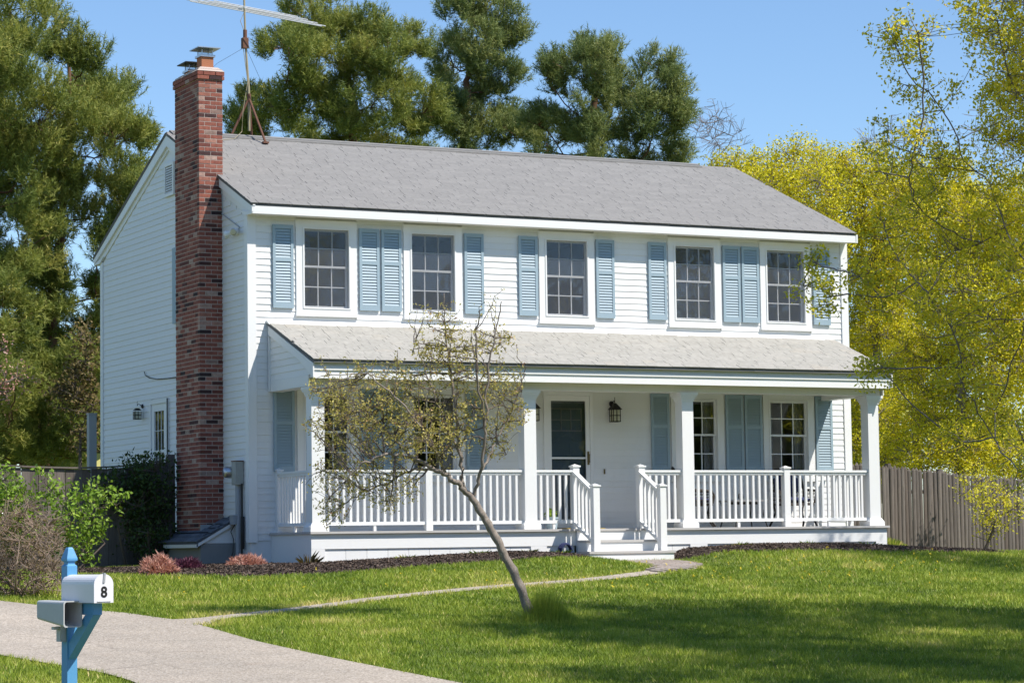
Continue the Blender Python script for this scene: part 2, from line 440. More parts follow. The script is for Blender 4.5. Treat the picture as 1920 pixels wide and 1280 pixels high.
walk = tag(place('walkway', strip('walkway', offset(WALK, WW), offset(WALK, -WW), 160, 6, 'drive', .014)), 'narrow paved walk from the driveway to the porch steps', 'walkway', kind='structure')
# pavers near the steps, each its own piece
pv = MB().box(-.098, .098, -.048, .048, -.03, .012).mesh('paver', 'paver')
s = np.r_[0, np.cumsum(np.linalg.norm(np.diff(WALK, axis=0), axis=1))]
row = 0; d = s[-1] - .06
while d > s[-1] - 3.4:
    c = np.array([np.interp(d, s, WALK[:, 0]), np.interp(d, s, WALK[:, 1])])
    c2 = np.array([np.interp(d - .05, s, WALK[:, 0]), np.interp(d - .05, s, WALK[:, 1])])
    t = (c - c2) / np.linalg.norm(c - c2); nrm = np.array([-t[1], t[0]])
    hw = float(np.interp(d / s[-1], [0, .04, .78, .88, 1], [.42, .14, .15, .45, .62]))
    k = -hw + .1 + (.1 if row % 2 else 0)
    while k < hw - .06:
        q = c + nrm * k
        e_ = .06; up_ = Vector((-(gz(q[0] + e_, q[1]) - gz(q[0] - e_, q[1])) / (2 * e_), -(gz(q[0], q[1] + e_) - gz(q[0], q[1] - e_)) / (2 * e_), 1)).normalized()
        rot_ = (up_.to_track_quat('Z', 'Y').to_matrix() @ Matrix.Rotation(math.atan2(nrm[1], nrm[0]) + random.uniform(-.02, .02), 3, 'Z')) if False else (Vector((0, 0, 1)).rotation_difference(up_).to_matrix() @ Matrix.Rotation(math.atan2(nrm[1], nrm[0]) + random.uniform(-.02, .02), 3, 'Z'))
        place('paver', pv, walk, (q[0], q[1], gz(q[0], q[1]) + .024 + random.uniform(-.002, .002)), rot_.to_euler())
        k += .203
    d -= .103; row += 1

# planting beds: mounded bark mulch
BED_L = [(-3.6, .6), (-3.6, -2.6), (-2.9, -3.9), (-2.07, -4.1), (-1.6, -4.45), (-.4, -4.05), (1.4, -3.45), (2.76, -3.3), (3.8, -3.25), (4.45, -2.95), (4.72, -2.3), (4.72, -1.4), (.3, -1.4), (.3, .6)]
BED_R = [(6.17, -1.4), (6.17, -2.3), (6.5, -2.5), (7.4, -3.0), (8.4, -3.35), (9.6, -3.55), (11.2, -3.4), (12.3, -2.8), (12.9, -1.9), (12.6, -1.1), (10.8, -1.2), (10.8, -1.4)]
def inside(P, poly):
    x, y = P[:, 0], P[:, 1]; r = np.zeros(len(P), bool); n = len(poly)
    for i in range(n):
        x1, y1 = poly[i]; x2, y2 = poly[(i + 1) % n]
        c = ((y1 > y) != (y2 > y)) & (x < (x2 - x1) * (y - y1) / ((y2 - y1) or 1e-9) + x1); r ^= c
    return r
def edge_dist(P, poly):
    d = np.full(len(P), 9.0)
    for i in range(len(poly)):
        a = np.array(poly[i]); b = np.array(poly[(i + 1) % len(poly)]); ab = b - a
        t = np.clip(((P - a) @ ab) / (ab @ ab), 0, 1); d = np.minimum(d, np.linalg.norm(P - a - t[:, None] * ab, axis=1))
    return d
def bed(poly, label):
    A = np.array(poly); lo = A.min(0); hi = A.max(0); st = .09
    gx = np.arange(lo[0] - st, hi[0] + st, st); gy = np.arange(lo[1] - st, hi[1] + st, st)
    X, Y = np.meshgrid(gx, gy); P = np.stack([X.ravel(), Y.ravel()], -1)
    ins = inside(P, poly); ed = edge_dist(P, poly)
    h = np.where(ins, .010 + .035 * sstep(0, .35, ed), -.03) + RNG.normal(0, .008, len(P)) * ins
    V = np.c_[P, ground_z(P[:, 0], P[:, 1]) + h]
    nx, ny = len(gx), len(gy)
    i = (np.arange(ny - 1)[:, None] * nx + np.arange(nx - 1)[None]).ravel()
    F = np.stack([i, i + 1, i + nx + 1, i + nx], -1)
    F = F[ins[F].any(1)]
    o = tag(place('planting_bed', np_mesh('planting_bed', V, F, 'mulch')), label, 'planting bed', kind='structure')
    # loose chips
    n = int(len(F) * st * st * 900)
    Q = lo + RNG.random((n * 2, 2)) * (hi - lo); Q = Q[inside(Q, poly)]
    e = edge_dist(Q, poly)
    C = np.c_[Q, ground_z(Q[:, 0], Q[:, 1]) + .014 + .035 * sstep(0, .35, e) + RNG.random(len(Q)) * .012]
    V, F, T = leaf_quads(C, .05, .018, RNG, flat=.55)
    tag(place('mulch_chips', np_mesh('mulch_chips', V, F, 'chips', T), o), kind='stuff')

# ------------------------------------------------------------------ foliage helpers
def unit(a): return a / np.maximum(np.linalg.norm(a, axis=-1, keepdims=True), 1e-9)
def leaf_quads(C, length, width, rng, flat=0.0, up=0.0, tint=None, lvar=.45):
    """one pointed four-corner leaf at each centre"""
    n = len(C)
    a = rng.normal(size=(n, 3)); a[:, 2] = a[:, 2] * (1 - flat) + up; a = unit(a)
    b = rng.normal(size=(n, 3)); b[:, 2] *= (1 - flat); b = unit(b - a * (a * b).sum(1, keepdims=True))
    L = length * (1 - lvar + 2 * lvar * rng.random(n))[:, None]; W = width * (1 - lvar + 2 * lvar * rng.random(n))[:, None]
    V = np.stack([C - a * L * .5, C + b * W * .5 - a * L * .05, C + a * L * .5, C - b * W * .5 - a * L * .05], 1).reshape(-1, 3)
    F = np.arange(n * 4).reshape(n, 4)
    T = np.repeat(rng.random(n) if tint is None else tint, 4)
    return V, F, T
def needle_tris(C, A, n_per, length, width, rng, spread=.8, tint=None, shoot=None):
    """a brush of needles at each tip C along axis A"""
    m = len(C)
    A = np.repeat(unit(A), n_per, 0); C = np.repeat(C, n_per, 0); k = len(C)
    d = unit(A * .75 + unit(rng.normal(size=(k, 3))) * spread)
    base = C + A * (rng.random((k, 1)) - .65) * (shoot or length * 1.1)
    L = length * (.6 + .7 * rng.random((k, 1)))
    s = unit(np.cross(d, rng.normal(size=(k, 3)))) * width * .5
    V = np.stack([base - s, base + s, base + d * L], 1).reshape(-1, 3)
    t = rng.random(m) * .6 if tint is None else tint
    T = np.repeat(np.repeat(t, n_per) + rng.random(k) * .4, 3)
    return V, np.arange(k * 3).reshape(k, 3), T
def tubes_np(lines, sides=4):
    """lines: (pts (n,3), radii (n,)) or whole batches (pts (b,n,3), radii (b,n)); one mesh of quads"""
    VV = []; FF = []; k = 0
    for P, r in lines:
        P = np.asarray(P, float); r = np.asarray(r, float)
        single = P.ndim == 2
        if single: P = P[None]; r = r[None]
        b_, n = r.shape
        T = unit(np.gradient(P, axis=1)); a = unit(np.cross(T, [.13, .21, .97])); c = np.cross(T, a)
        ns = sides + (3 if single and r[0, 0] > .06 else 0)
        q = np.arange(ns) * 2 * np.pi / ns
        ring = a[:, :, None] * np.cos(q)[None, None, :, None] + c[:, :, None] * np.sin(q)[None, None, :, None]
        VV.append((P[:, :, None] + ring * r[:, :, None, None]).reshape(-1, 3))
        i = (np.arange(n - 1)[:, None] * ns + np.arange(ns)[None]); j = (np.arange(n - 1)[:, None] * ns + (np.arange(ns)[None] + 1) % ns)
        f = np.stack([i, j, j + ns, i + ns], -1).reshape(-1, 4)
        FF.append((f[None] + (np.arange(b_) * n * ns)[:, None, None]).reshape(-1, 4) + k); k += b_ * n * ns
    return np.concatenate(VV), np.concatenate(FF)
def attach(tips, nodes, nrad, rng, r_tip, droop=0.0, zpen=1.2, seg=4, wob=.12, rmax=.6, thick=.011, grow=False):
    """grow a curved branch from the best node of the skeleton to every tip; grow: new branches carry later ones"""
    lines = []; newn = []; newr = []
    step = 1 if grow else 300
    for s0 in range(0, len(tips), step):
        t = tips[s0:s0 + step]
        d = t[:, None] - nodes[None]
        cost = np.linalg.norm(d, axis=2) + zpen * np.clip(-d[..., 2], 0, None)
        j = cost.argmin(1)
        a = nodes[j]; L = np.linalg.norm(t - a, axis=1)
        mid = (a + t) / 2 + np.array([0, 0, -1.0]) * (droop * L)[:, None] + rng.normal(size=a.shape) * (wob * L)[:, None]
        u = np.linspace(0, 1, seg)[None, :, None]
        P = (1 - u) ** 2 * a[:, None] + 2 * u * (1 - u) * mid[:, None] + u * u * t[:, None]
        P[:, 1:-1] += rng.normal(size=P[:, 1:-1].shape) * (L * wob * .12)[:, None, None]
        r0 = np.maximum(np.minimum(nrad[j] * rmax, r_tip * 1.6 + L * thick), r_tip)
        w = np.linspace(0, 1, seg)[None]
        r = r0[:, None] * (1 - w) + r_tip * w
        lines.append((P, r)); newn.append(P[:, 1:].reshape(-1, 3)); newr.append(r[:, 1:].ravel())
        if grow: nodes = np.concatenate([nodes, newn[-1]]); nrad = np.concatenate([nrad, newr[-1]])
    return lines, np.concatenate(newn), np.concatenate(newr)
def in_ball(n, rng, shell=0.0):
    d = unit(rng.normal(size=(n, 3))); return d * (shell + (1 - shell) * rng.random((n, 1)) ** .45)
def densify(P, r, k=5):
    P = np.asarray(P, float); n = len(P); t = np.linspace(0, n - 1, (n - 1) * k + 1)
    Q = np.stack([np.interp(t, np.arange(n), P[:, i]) for i in range(3)], -1)
    for _ in range(2): Q[1:-1] = (Q[:-2] + 2 * Q[1:-1] + Q[2:]) / 4
    return Q, np.interp(t, np.arange(n), r)

# ------------------------------------------------------------------ house
W, D = 11.11, 7.22
ZS, ZR = 5.62, 7.44            # soffit level, ridge
OV = 0.31                      # eaves overhang
SL = (ZR - 5.76) / (D / 2 + OV)
EXP = 0.1016
Z0 = 0.574                     # first clapboard
HL = (W / 2, D / 2, 0.15)
house = thing('house', 'white two storey clapboard house with blue shutters, full front porch and brick chimney', 'house', HL)

def cuts(x0, x1, z0, z1, holes):
    """pieces of x0..x1 left over between z0 and z1 by the holes"""
    iv = [(x0, x1)]
    for (a, b, c, d) in holes:
        if d <= z0 + .02 or c >= z1 - .02: continue
        nv = []
        for (p, q) in iv:
            if b <= p or a >= q: nv.append((p, q)); continue
            if a > p: nv.append((p, a))
            if b < q: nv.append((b, q))
        iv = nv
    return [i for i in iv if i[1] - i[0] > .02]
def wall_core(holes, x0, x1, z0, z1, boxer):
    zs = sorted({z0, z1} | {max(z0, min(z1, h[2])) for h in holes} | {max(z0, min(z1, h[3])) for h in holes})
    for a, b in zip(zs[:-1], zs[1:]):
        if b - a < 1e-4: continue
        for p, q in cuts(x0, x1, a, b, holes): boxer(p, q, a, b)

CW, CH, CB = 1.035, 1.52, 0.125    # window casing size and board width
WIN_UP = [.778, 2.63, 5.066, 7.52, 9.342]
WIN_LO = [.778, 2.63, 7.52, 9.342]
ZU, ZL = 4.06, 1.47
DOOR = (5.109, 6.026, .70, 2.945)
F_HOLES = [(x + CB * .6, x + CW - CB * .6, ZU + .06, ZU + CH - .08) for x in WIN_UP] + [(x + CB * .6, x + CW - CB * .6, ZL + .06, ZL + CH - .08) for x in WIN_LO] + [(DOOR[0] + .06, DOOR[1] - .06, .69, DOOR[3] - .06)]
S_DOOR = (3.66, 4.58, .75, 2.985)
S_WIN = (1.95, 2.93, 4.20, 5.46)
S_HOLES = [(S_DOOR[0] + .05, S_DOOR[1] - .05, .7, S_DOOR[3] - .05), (S_WIN[0] + .06, S_WIN[1] - .06, S_WIN[2] + .06, S_WIN[3] - .06)]

core = MB()
wall_core(F_HOLES, .12, W - .12, .2, ZS + .12, lambda p, q, a, b: core.box(p, q, .002, .12, a, b))
front_wall = core.build('front_wall', 'white', house)
core = MB()
wall_core(S_HOLES, .0, D, .2, ZS + .02, lambda p, q, a, b: core.box(.002, .12, p, q, a, b))
core.prism([(-.0, ZS + .021), (D, ZS + .021), (D / 2, ZS + .021 + SL * D / 2)], 'x', .002, .12)
side_wall = core.build('side_wall', 'white', house)
core = MB().box(W - .12, W - .002, .0, D, .2, ZS + .02).prism([(0, ZS + .021), (D, ZS + .021), (D / 2, ZS + .021 + SL * D / 2)], 'x', W - .12, W - .002)
right_wall = core.build('right_wall', 'white', house)
back_wall = MB().box(.12, W - .12, D - .12, D - .002, .2, ZS + .1).build('back_wall', 'white', house)
# one board mesh, stretched to length
cb = MB().add([(0, -.017, 0), (0, -.005, .112), (0, .001, .112), (0, .001, 0), (1, -.017, 0), (1, -.005, .112), (1, .001, .112), (1, .001, 0)],
              [(0, 3, 2, 1), (4, 5, 6, 7), (0, 1, 5, 4), (1, 2, 6, 5), (2, 3, 7, 6), (3, 0, 4, 7)]).mesh('clapboard', 'white')
nc = int((ZS - Z0) / EXP) + 1
CASE = [(x + .01, x + CW - .01, ZU - .02, ZU + CH) for x in WIN_UP] + [(x + .01, x + CW - .01, ZL - .02, ZL + CH) for x in WIN_LO] + [(DOOR[0] + .01, DOOR[1] - .01, .6, DOOR[3])]
PORCH_HID = (.36, 10.69, 3.10, 3.86)
for i in range(nc):
    z = Z0 + i * EXP
    if z + EXP > PORCH_HID[2] + .1 and z < PORCH_HID[3] - .1:
        iv = cuts(.105, W - .105, z, z + EXP, [(PORCH_HID[0] + .5, PORCH_HID[1] - .1, 0, 9)])
    else:
        iv = cuts(.105, W - .105, z, z + EXP, CASE)
    for a, b in iv:
        cut_ = [a, b] if b - a < 2.6 else [a, a + (b - a) * random.uniform(.3, .7), b]   # butt joint in the long runs
        for p_, q_ in zip(cut_[:-1], cut_[1:]):
            place('clapboard', cb, front_wall, (p_, random.uniform(-.0012, .0012), z + random.uniform(-.001, .001)), (0, 0, 0), (q_ - p_ - .002, 1, 1))
SCASE = [(S_DOOR[0] + .01, S_DOOR[1] - .01, 0, S_DOOR[3]), (S_WIN[0] + .01, S_WIN[1] - .01, S_WIN[2], S_WIN[3])]
z = Z0
while z < ZS + SL * D / 2 - .2:
    e = max(0, (z + .10 - ZS - .02) / SL)
    for a, b in cuts(max(.10, e), min(D - .10, D - e), z, z + EXP, SCASE):
        place('clapboard', cb, side_wall, (0, b, z), (0, 0, -math.pi / 2), (b - a, 1, 1))
    z += EXP
# far walls carry the same boards joined (out of the picture)
b = MB(); z = Z0
while z < ZS:
    b.add([(W + .021, .1, z), (W + .006, .1, z + .112), (W - .001, .1, z + .112), (W - .001, .1, z), (W + .021, D - .1, z), (W + .006, D - .1, z + .112), (W - .001, D - .1, z + .112), (W - .001, D - .1, z)],
          [(0, 3, 2, 1), (4, 5, 6, 7), (0, 1, 5, 4), (1, 2, 6, 5), (2, 3, 7, 6), (3, 0, 4, 7)])
    z += EXP
tag(b.build('clapboards', 'white', right_wall), kind='stuff')
# foundation, floors, rooms
f = MB().box(.03, W - .03, .03, D - .03, -.1, Z0 + .01); f.build('foundation', 'concrete', house)
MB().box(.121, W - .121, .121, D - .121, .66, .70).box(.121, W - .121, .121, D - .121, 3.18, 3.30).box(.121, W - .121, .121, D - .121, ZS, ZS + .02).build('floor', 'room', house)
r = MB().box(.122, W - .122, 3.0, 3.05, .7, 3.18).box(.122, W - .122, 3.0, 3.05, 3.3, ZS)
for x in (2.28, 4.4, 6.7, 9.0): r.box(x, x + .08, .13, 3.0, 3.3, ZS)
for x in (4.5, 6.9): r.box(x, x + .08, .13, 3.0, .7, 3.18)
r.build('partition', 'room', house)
# corner boards
MB().box(-.034, .105, -.034, -.0005, Z0 - .03, ZS).box(-.034, -.0005, -.0005, .10, Z0 - .03, ZS).build('corner_board', 'trim', house)
MB().box(W - .105, W + .034, -.034, -.0005, Z0 - .03, ZS).box(W + .0005, W + .034, -.0005, .10, Z0 - .03, ZS).build('corner_board', 'trim', house)
MB().box(-.034, -.0005, D - .10, D + .03, Z0 - .03, ZS).build('corner_board', 'trim', house)

# ------------------------------------------------------------------ main roof
def slab(x0, x1, y0, z0, y1, z1, t):
    """sloping slab between two horizontal edges"""
    return [(x0, y0, z0), (x1, y0, z0), (x1, y1, z1), (x0, y1, z1), (x0, y0, z0 - t), (x1, y0, z0 - t), (x1, y1, z1 - t), (x0, y1, z1 - t)]
BOXF = [(0, 1, 2, 3), (7, 6, 5, 4), (4, 5, 1, 0), (5, 6, 2, 1), (6, 7, 3, 2), (7, 4, 0, 3)]
XL, XR = -.075, W + .03
ze = ZR - SL * (D / 2 + OV)
roof = MB().add(slab(XL, XR, -OV, ze - .012, D / 2, ZR - .012, .028), BOXF).add(slab(XL, XR, D + OV, ze - .012, D / 2 + .0001, ZR - .012, .028), BOXF).build('roof', 'roof_edge', house)
MB().add(slab(XL - .004, XR + .004, D + OV + .01, ze, D / 2, ZR + .002, .008), BOXF).build('rear_shingles', 'roof', roof)

def shingle_field(parent, x0, x1, ylo, zlo, yhi, zhi, expo, wid, mat, seed, top_n=290, jit=.12, name='shingle', tk=.009):
    rng = random.Random(seed)
    v = Vector((0, yhi - ylo, zhi - zlo)); L = v.length; v.normalize()
    ang = math.atan2(v.z, v.y)
    me = MB().box(0, 1, 0, expo * 1.25, -.002, tk).mesh(name, mat)
    rows = int(L / expo); out = []
    for r_ in range(rows + 1):
        s_ = r_ * expo
        x = x0 - rng.random() * wid
        while x < x1:
            w_ = wid * rng.uniform(1 - jit, 1 + jit) if jit < .2 else wid * rng.uniform(.55, 1.25)
            a, b_ = max(x, x0), min(x + w_ - .006, x1)
            if b_ - a > .03: out.append((a, b_, s_ + rng.uniform(-.002, .002), min(1.0, (L - s_) / (expo * 1.25)), rng.uniform(0, .004)))
            x += w_
    cp = Vector(cam.matrix_world.translation)
    def pos(t): return Vector((t[0], ylo + v.y * t[2], zlo + v.z * t[2]))
    out.sort(key=lambda t: (pos(t) - cp).length)
    nrm = Vector((0, -v.z, v.y))
    rest = MB()
    for i, t in enumerate(out):
        if t[3] < .1: continue
        p = pos(t) + nrm * t[4]
        if i < top_n:
            place(name, me, parent, p, (ang + .028, 0, 0), (t[1] - t[0], t[3], 1))
        else:
            mt = Matrix.Translation(p) @ Matrix.Rotation(ang + .028, 4, 'X') @ Matrix.Diagonal((t[1] - t[0], t[3], 1, 1))
            rest.add([mt @ vv.co for vv in me.vertices], [tuple(q.vertices) for q in me.polygons])
    if rest.v: tag(rest.build(name + 's', mat, parent), kind='stuff')
shingle_field(roof, XL - .012, XR + .008, -OV - .02, ze - .003, D / 2, ZR + .004, .143, .33, 'roof', 4, jit=.3)
# ridge vent: a raised cap over a dark slot, stopping short of the right end
MB().add(slab(.0, 10.35, D / 2 - .17, ZR - .17 * SL + .045, D / 2, ZR + .05, .022), BOXF).add(slab(.0, 10.35, D / 2 + .17, ZR - .17 * SL + .045, D / 2 + .0001, ZR + .05, .022), BOXF).build('ridge_cap', 'roof', roof)
MB().box(.02, 10.33, D / 2 - .13, D / 2 + .13, ZR - .06, ZR + .006).build('ridge_vent', 'roof_edge', roof)
MB().add(slab(10.37, XR, D / 2 - .14, ZR - .14 * SL + .016, D / 2, ZR + .018, .012), BOXF).build('ridge_cap', 'roof', roof)
# eaves: soffit, fascia, drip edge
eave = MB().box(.0, W, -OV + .03, -.001, ZS - .012, ZS + .004)
eave.build('soffit', 'soffit', house)
MB().box(-.045, W + .035, -OV - .002, -OV + .03, ZS - .02, ze - .042).build('fascia', 'trim', house)
MB().box(-.05, -.01, -OV - .012, -OV + .03, ZS + .10, ze - .022).build('fascia_end_cap', 'trim', house)
MB().box(W + .036, W + .066, -OV - .012, -OV + .03, ZS - .025, ze - .02).build('fascia_end_cap', 'trim', house)
MB().box(.0, W, D + .001, D + OV, ZS - .012, ZS + .004).box(-.045, W, D + OV - .002, D + OV + .02, ZS - .02, ze - .07).build('rear_eave', 'trim', house)
MB().box(3.1, 3.104, -OV - .0045, -OV - .0022, ZS - .018, ze - .08).build('fascia_joint', 'soffit', house)
# rake boards along the gable, the boxed return at both eaves
for sgn, yb in ((1, -OV), (-1, D + OV)):
    y0 = yb; y1 = D / 2
    zt0 = ze - .042; zt1 = ZR - .042
    wd = .17
    q = [(y0, zt0), (y1, zt1), (y1, zt1 - wd * 1.09), (y0 + sgn * .02, zt0 - .10), (y0 + sgn * .0, zt0 - .10)]
    MB().prism(q, 'x', -.062, -.024).build('rake_board', 'trim', house)
    ret = [(y0, zt0 - .101), (y0, ZS - .02), (y0 + sgn * (OV + .02), ZS - .02), (y0 + sgn * (OV + .02), ZS + .14), (y0 + sgn * .3, ZS + .18)] if False else [(y0, ZS - .018), (y0 + sgn * OV, ZS - .018), (y0 + sgn * (OV + .22), ZS + SL * .2 + .0), (y0 + sgn * .02, zt0 - .09), (y0, zt0 - .09)]
    MB().prism(ret, 'x', -.058, -.026).build('eave_return', 'trim', house)
    MB().prism([(y0 + sgn * .02, zt0 - .02), (y0 + sgn * .02, ZS + .002), (y0 + sgn * OV, ZS + .002), (y1, zt1 - .25), (y1, zt1 - .02)], 'x', -.024, .002).build('rake_backing', 'trim', house)
# gable vent and the lead wire under the rake
v = MB().box(-.05, -.02, 3.31, 3.36, 6.36, 6.92).box(-.05, -.02, 3.72, 3.77, 6.36, 6.92).box(-.05, -.02, 3.36, 3.72, 6.36, 6.41).box(-.05, -.02, 3.36, 3.72, 6.87, 6.92).build('gable_vent', 'trim', house)
lv = MB().prism([(-.045, 0), (-.040, 0), (-.022, .035), (-.027, .035)], 'y', 3.36, 3.72).mesh('louvre', 'trim')
for k in range(11): place('louvre', lv, v, (0, 0, 6.415 + k * .041))
MB().box(-.021, -.019, 3.36, 3.72, 6.41, 6.87).build('vent_backing', 'roof_edge', v)

# ------------------------------------------------------------------ windows
def window_meshes(w, h, cbw, screen):
    gx0, gx1, gz0, gz1 = cbw, w - cbw, .135, h - .14
    mid = gz0 + (gz1 - gz0) * .525
    ms = {}
    c = MB()
    c.box(0, cbw - .012, -.036, .002, .05, h).box(w - cbw + .012, w, -.036, .002, .05, h).box(cbw - .012, w - cbw + .012, -.036, .002, h - .128, h).box(cbw - .012, w - cbw + .012, -.036, .002, .05, .12)
    c.box(cbw - .0121, gx0 + .012, -.048, .09, .12, h - .128).box(gx1 - .012, w - cbw + .0121, -.048, .09, .12, h - .128).box(gx0 + .012, gx1 - .012, -.048, .09, gz1 - .002, h - .1281).box(gx0 + .012, gx1 - .012, -.048, .09, .1201, gz0 + .004)
    ms['window'] = c.mesh('window', 'trim')
    ms['sill'] = MB().box(-.012, w + .012, -.062, -.001, .0, .049).mesh('sill', 'trim')
    fr = .032
    def sash(z0, z1, y):
        s_ = MB()
        s_.box(gx0 + .012, gx0 + .012 + fr, y, y + .028, z0, z1).box(gx1 - .012 - fr, gx1 - .012, y, y + .028, z0, z1)
        s_.box(gx0 + .012 + fr, gx1 - .012 - fr, y, y + .028, z0, z0 + fr).box(gx0 + .012 + fr, gx1 - .012 - fr, y, y + .028, z1 - fr, z1)
        return s_.mesh('sash', 'trim')
    sashes = [('upper', mid - .016, gz1 - .003, .012), ('lower', gz0 + .005, mid + .016, .043)]
    panes = []; muntins = []
    for nm, z0, z1, y in sashes:
        ms['sash_' + nm] = sash(z0, z1, y)
        ax0, ax1, az0, az1 = gx0 + .012 + fr, gx1 - .012 - fr, z0 + fr, z1 - fr
        mu = MB(); t = .0085
        for k in (1, 2):
            x = ax0 + (ax1 - ax0) * k / 3; mu.box(x - t, x + t, y + .004, y + .022, az0, az1)
        zc = (az0 + az1) / 2; mu.box(ax0, ax1, y + .0045, y + .0215, zc - t, zc + t)
        muntins.append(mu.mesh('muntin', 'trim'))
        for k in range(3):
            for r_ in range(2):
                panes.append((ax0 + (ax1 - ax0) * k / 3, y + .012, az0 + (zc - az0) * r_))
        pw, ph = (ax1 - ax0) / 3, (az1 - az0) / 2
        ms['pane_' + nm] = MB().box(0, pw, 0, .003, 0, ph).mesh('pane', 'glass')
    ms['panes'] = panes; ms['muntins'] = muntins
    if screen: ms['screen'] = MB().box(gx0 + .013, gx1 - .013, -.008, -.0075, gz0 + .004, gz1 - .003).mesh('insect_screen', 'screen')
    cu = MB()
    n = 8
    for x0, x1 in ((gx0 - .05, gx0 + .17), (gx1 - .17, gx1 + .05)):
        pts = [(x0 + (x1 - x0) * k / n, .16 + .02 * (k % 2)) for k in range(n + 1)]
        cu.prism(pts + [(p[0], p[1] + .004) for p in pts[::-1]], 'z', gz0 - .1, gz1 + .05)
    ms['curtain'] = cu.mesh('curtain', 'curtain')
    return ms
def add_window(ms, x, z, curtain=False, label=None, rot=0, y=0):
    w_ = place('window', ms['window'], house, (x, y, z), (0, 0, rot))
    if label: w_['label'] = label
    place('sill', ms['sill'], w_)
    place('sash', ms['sash_upper'], w_); place('sash', ms['sash_lower'], w_)
    for m_ in ms['muntins']: place('muntin', m_, w_)
    for i, p in enumerate(ms['panes']): place('pane', ms['pane_upper' if i < 6 else 'pane_lower'], w_, p, (random.uniform(-.006, .006), 0, random.uniform(-.006, .006)))
    if 'screen' in ms: place('insect_screen', ms['screen'], w_)
    if curtain: place('curtain', ms['curtain'], w_)
    return w_
wu = window_meshes(CW, CH, CB, True)
wl = window_meshes(CW, CH, CB, False)
for x in WIN_UP: add_window(wu, x, ZU)
for x in WIN_LO: add_window(wl, x, ZL, True)
ws = window_meshes(S_WIN[1] - S_WIN[0], S_WIN[3] - S_WIN[2], .10, False)
add_window(ws, 0, S_WIN[2], False, 'gable wall window mostly hidden behind the chimney', -math.pi / 2, S_WIN[1])
# narrow white drip strips at the sides of the upper window heads
for x in WIN_UP:
    MB().box(x - .012, x - .001, -.03, -.0005, ZU + CH - .12, ZS - .013).build('head_strip', 'trim', house)
    MB().box(x + CW + .001, x + CW + .012, -.03, -.0005, ZU + CH - .12, ZS - .013).build('head_strip', 'trim', house)

# ------------------------------------------------------------------ shutters
SW, SH = .345, 1.305
def shutter_base():
    s_ = MB(); st = .045
    s_.box(0, st, -.052, -.022, 0, SH).box(SW - st, SW, -.052, -.022, 0, SH)
    s_.box(st, SW - st, -.0515, -.0225, 0, .085).box(st, SW - st, -.0515, -.0225, SH - .06, SH).box(st, SW - st, -.0515, -.0225, .73, .785)
    s_.box(st, SW - st, -.028, -.0235, .085, SH - .06)
    return s_.mesh('shutter', 'shutter')
sb = shutter_base()
sl = MB().prism([(-.049, 0), (-.044, 0), (-.030, .040), (-.036, .040)], 'x', .046, SW - .046).mesh('slat', 'shutter')
SLZ = [.088 + k * .0455 for k in range(14)] + [.788 + k * .0455 for k in range(10)]
joined = MB()
for z_ in SLZ: joined.prism([(-.049, z_), (-.044, z_), (-.030, z_ + .040), (-.036, z_ + .040)], 'x', .046, SW - .046)
slj = joined.mesh('slats', 'shutter')
for x in (.384, 1.853, 2.237, 3.702, 4.688, 6.128, 7.13, 8.587, 8.965, 10.415):
    s_ = place('shutter', sb, house, (x, 0, 4.175))
    for z_ in SLZ: place('slat', sl, s_, (0, 0, z_))
for x in (.384, 1.853, 2.237, 3.702, 7.13, 8.587, 8.965, 10.40):
    s_ = place('shutter', sb, house, (x, 0, 1.632))
    tag(place('slats', slj, s_), kind='stuff')

MB().box(-.052, -.018, 2.98, 3.37, 4.20, 5.46).build('shutter', 'shutter', house)['label'] = 'shaded shutter edge showing beside the chimney on the gable wall'
# ------------------------------------------------------------------ doors
x0, x1, z0, z1 = DOOR
dr = MB().box(x0, x0 + .06, -.04, .06, z0, z1).box(x1 - .06, x1, -.04, .06, z0, z1).box(x0 + .06, x1 - .06, -.04, .06, z1 - .06, z1)
frame = dr.build('door_frame', 'trim', house)
a0, a1 = x0 + .063, x1 - .063
sd = MB().box(a0, a0 + .075, -.03, .0, z0 + .02, z1 - .063).box(a1 - .075, a1, -.03, .0, z0 + .02, z1 - .063).box(a0 + .075, a1 - .075, -.03, .0, z1 - .15, z1 - .063).box(a0 + .075, a1 - .075, -.03, .0, z0 + .02, z0 + .16)
storm = sd.build('storm_door', 'trim', house)
MB().box(a0 + .075, a1 - .075, -.027, -.003, 1.845, 1.875).build('mid_rail', 'trim', storm)
MB().box(a0 + .075, a1 - .075, -.017, -.014, z0 + .16, 1.845).build('pane', 'glass', storm)
MB().box(a0 + .075, a1 - .075, -.017, -.014, 1.875, z1 - .15).build('pane', 'glass', storm)
MB().box(a1 - .055, a1 - .02, -.040, -.030, 1.75, 1.97).tube([(a1 - .0375, -.03, 1.78), (a1 - .0375, -.075, 1.79), (a1 - .0375, -.075, 1.92), (a1 - .0375, -.03, 1.93)], .009).build('handle', 'brass', storm)
inner = MB().box(a0 - .0, a1 + .0, .062, .10, z0 + .01, z1 - .063)
entry = inner.build('entry_door', 'door', house)
dm = MB().box(a0 + .12, a1 - .12, .052, .0615, 2.30, 2.32).box(a0 + .12, a1 - .12, .052, .0615, 2.66, 2.68).box(a0 + .10, a0 + .12, .052, .0615, 2.30, 2.68).box(a1 - .12, a1 - .10, .052, .0615, 2.30, 2.68)
for k in (1, 2): dm.box(a0 + .12 + (a1 - a0 - .24) * k / 3 - .008, a0 + .12 + (a1 - a0 - .24) * k / 3 + .008, .052, .0615, 2.32, 2.66)
dm.box(a0 + .12, a1 - .12, .0525, .0612, 2.48, 2.496).build('lite_frame', 'tabletop', entry)
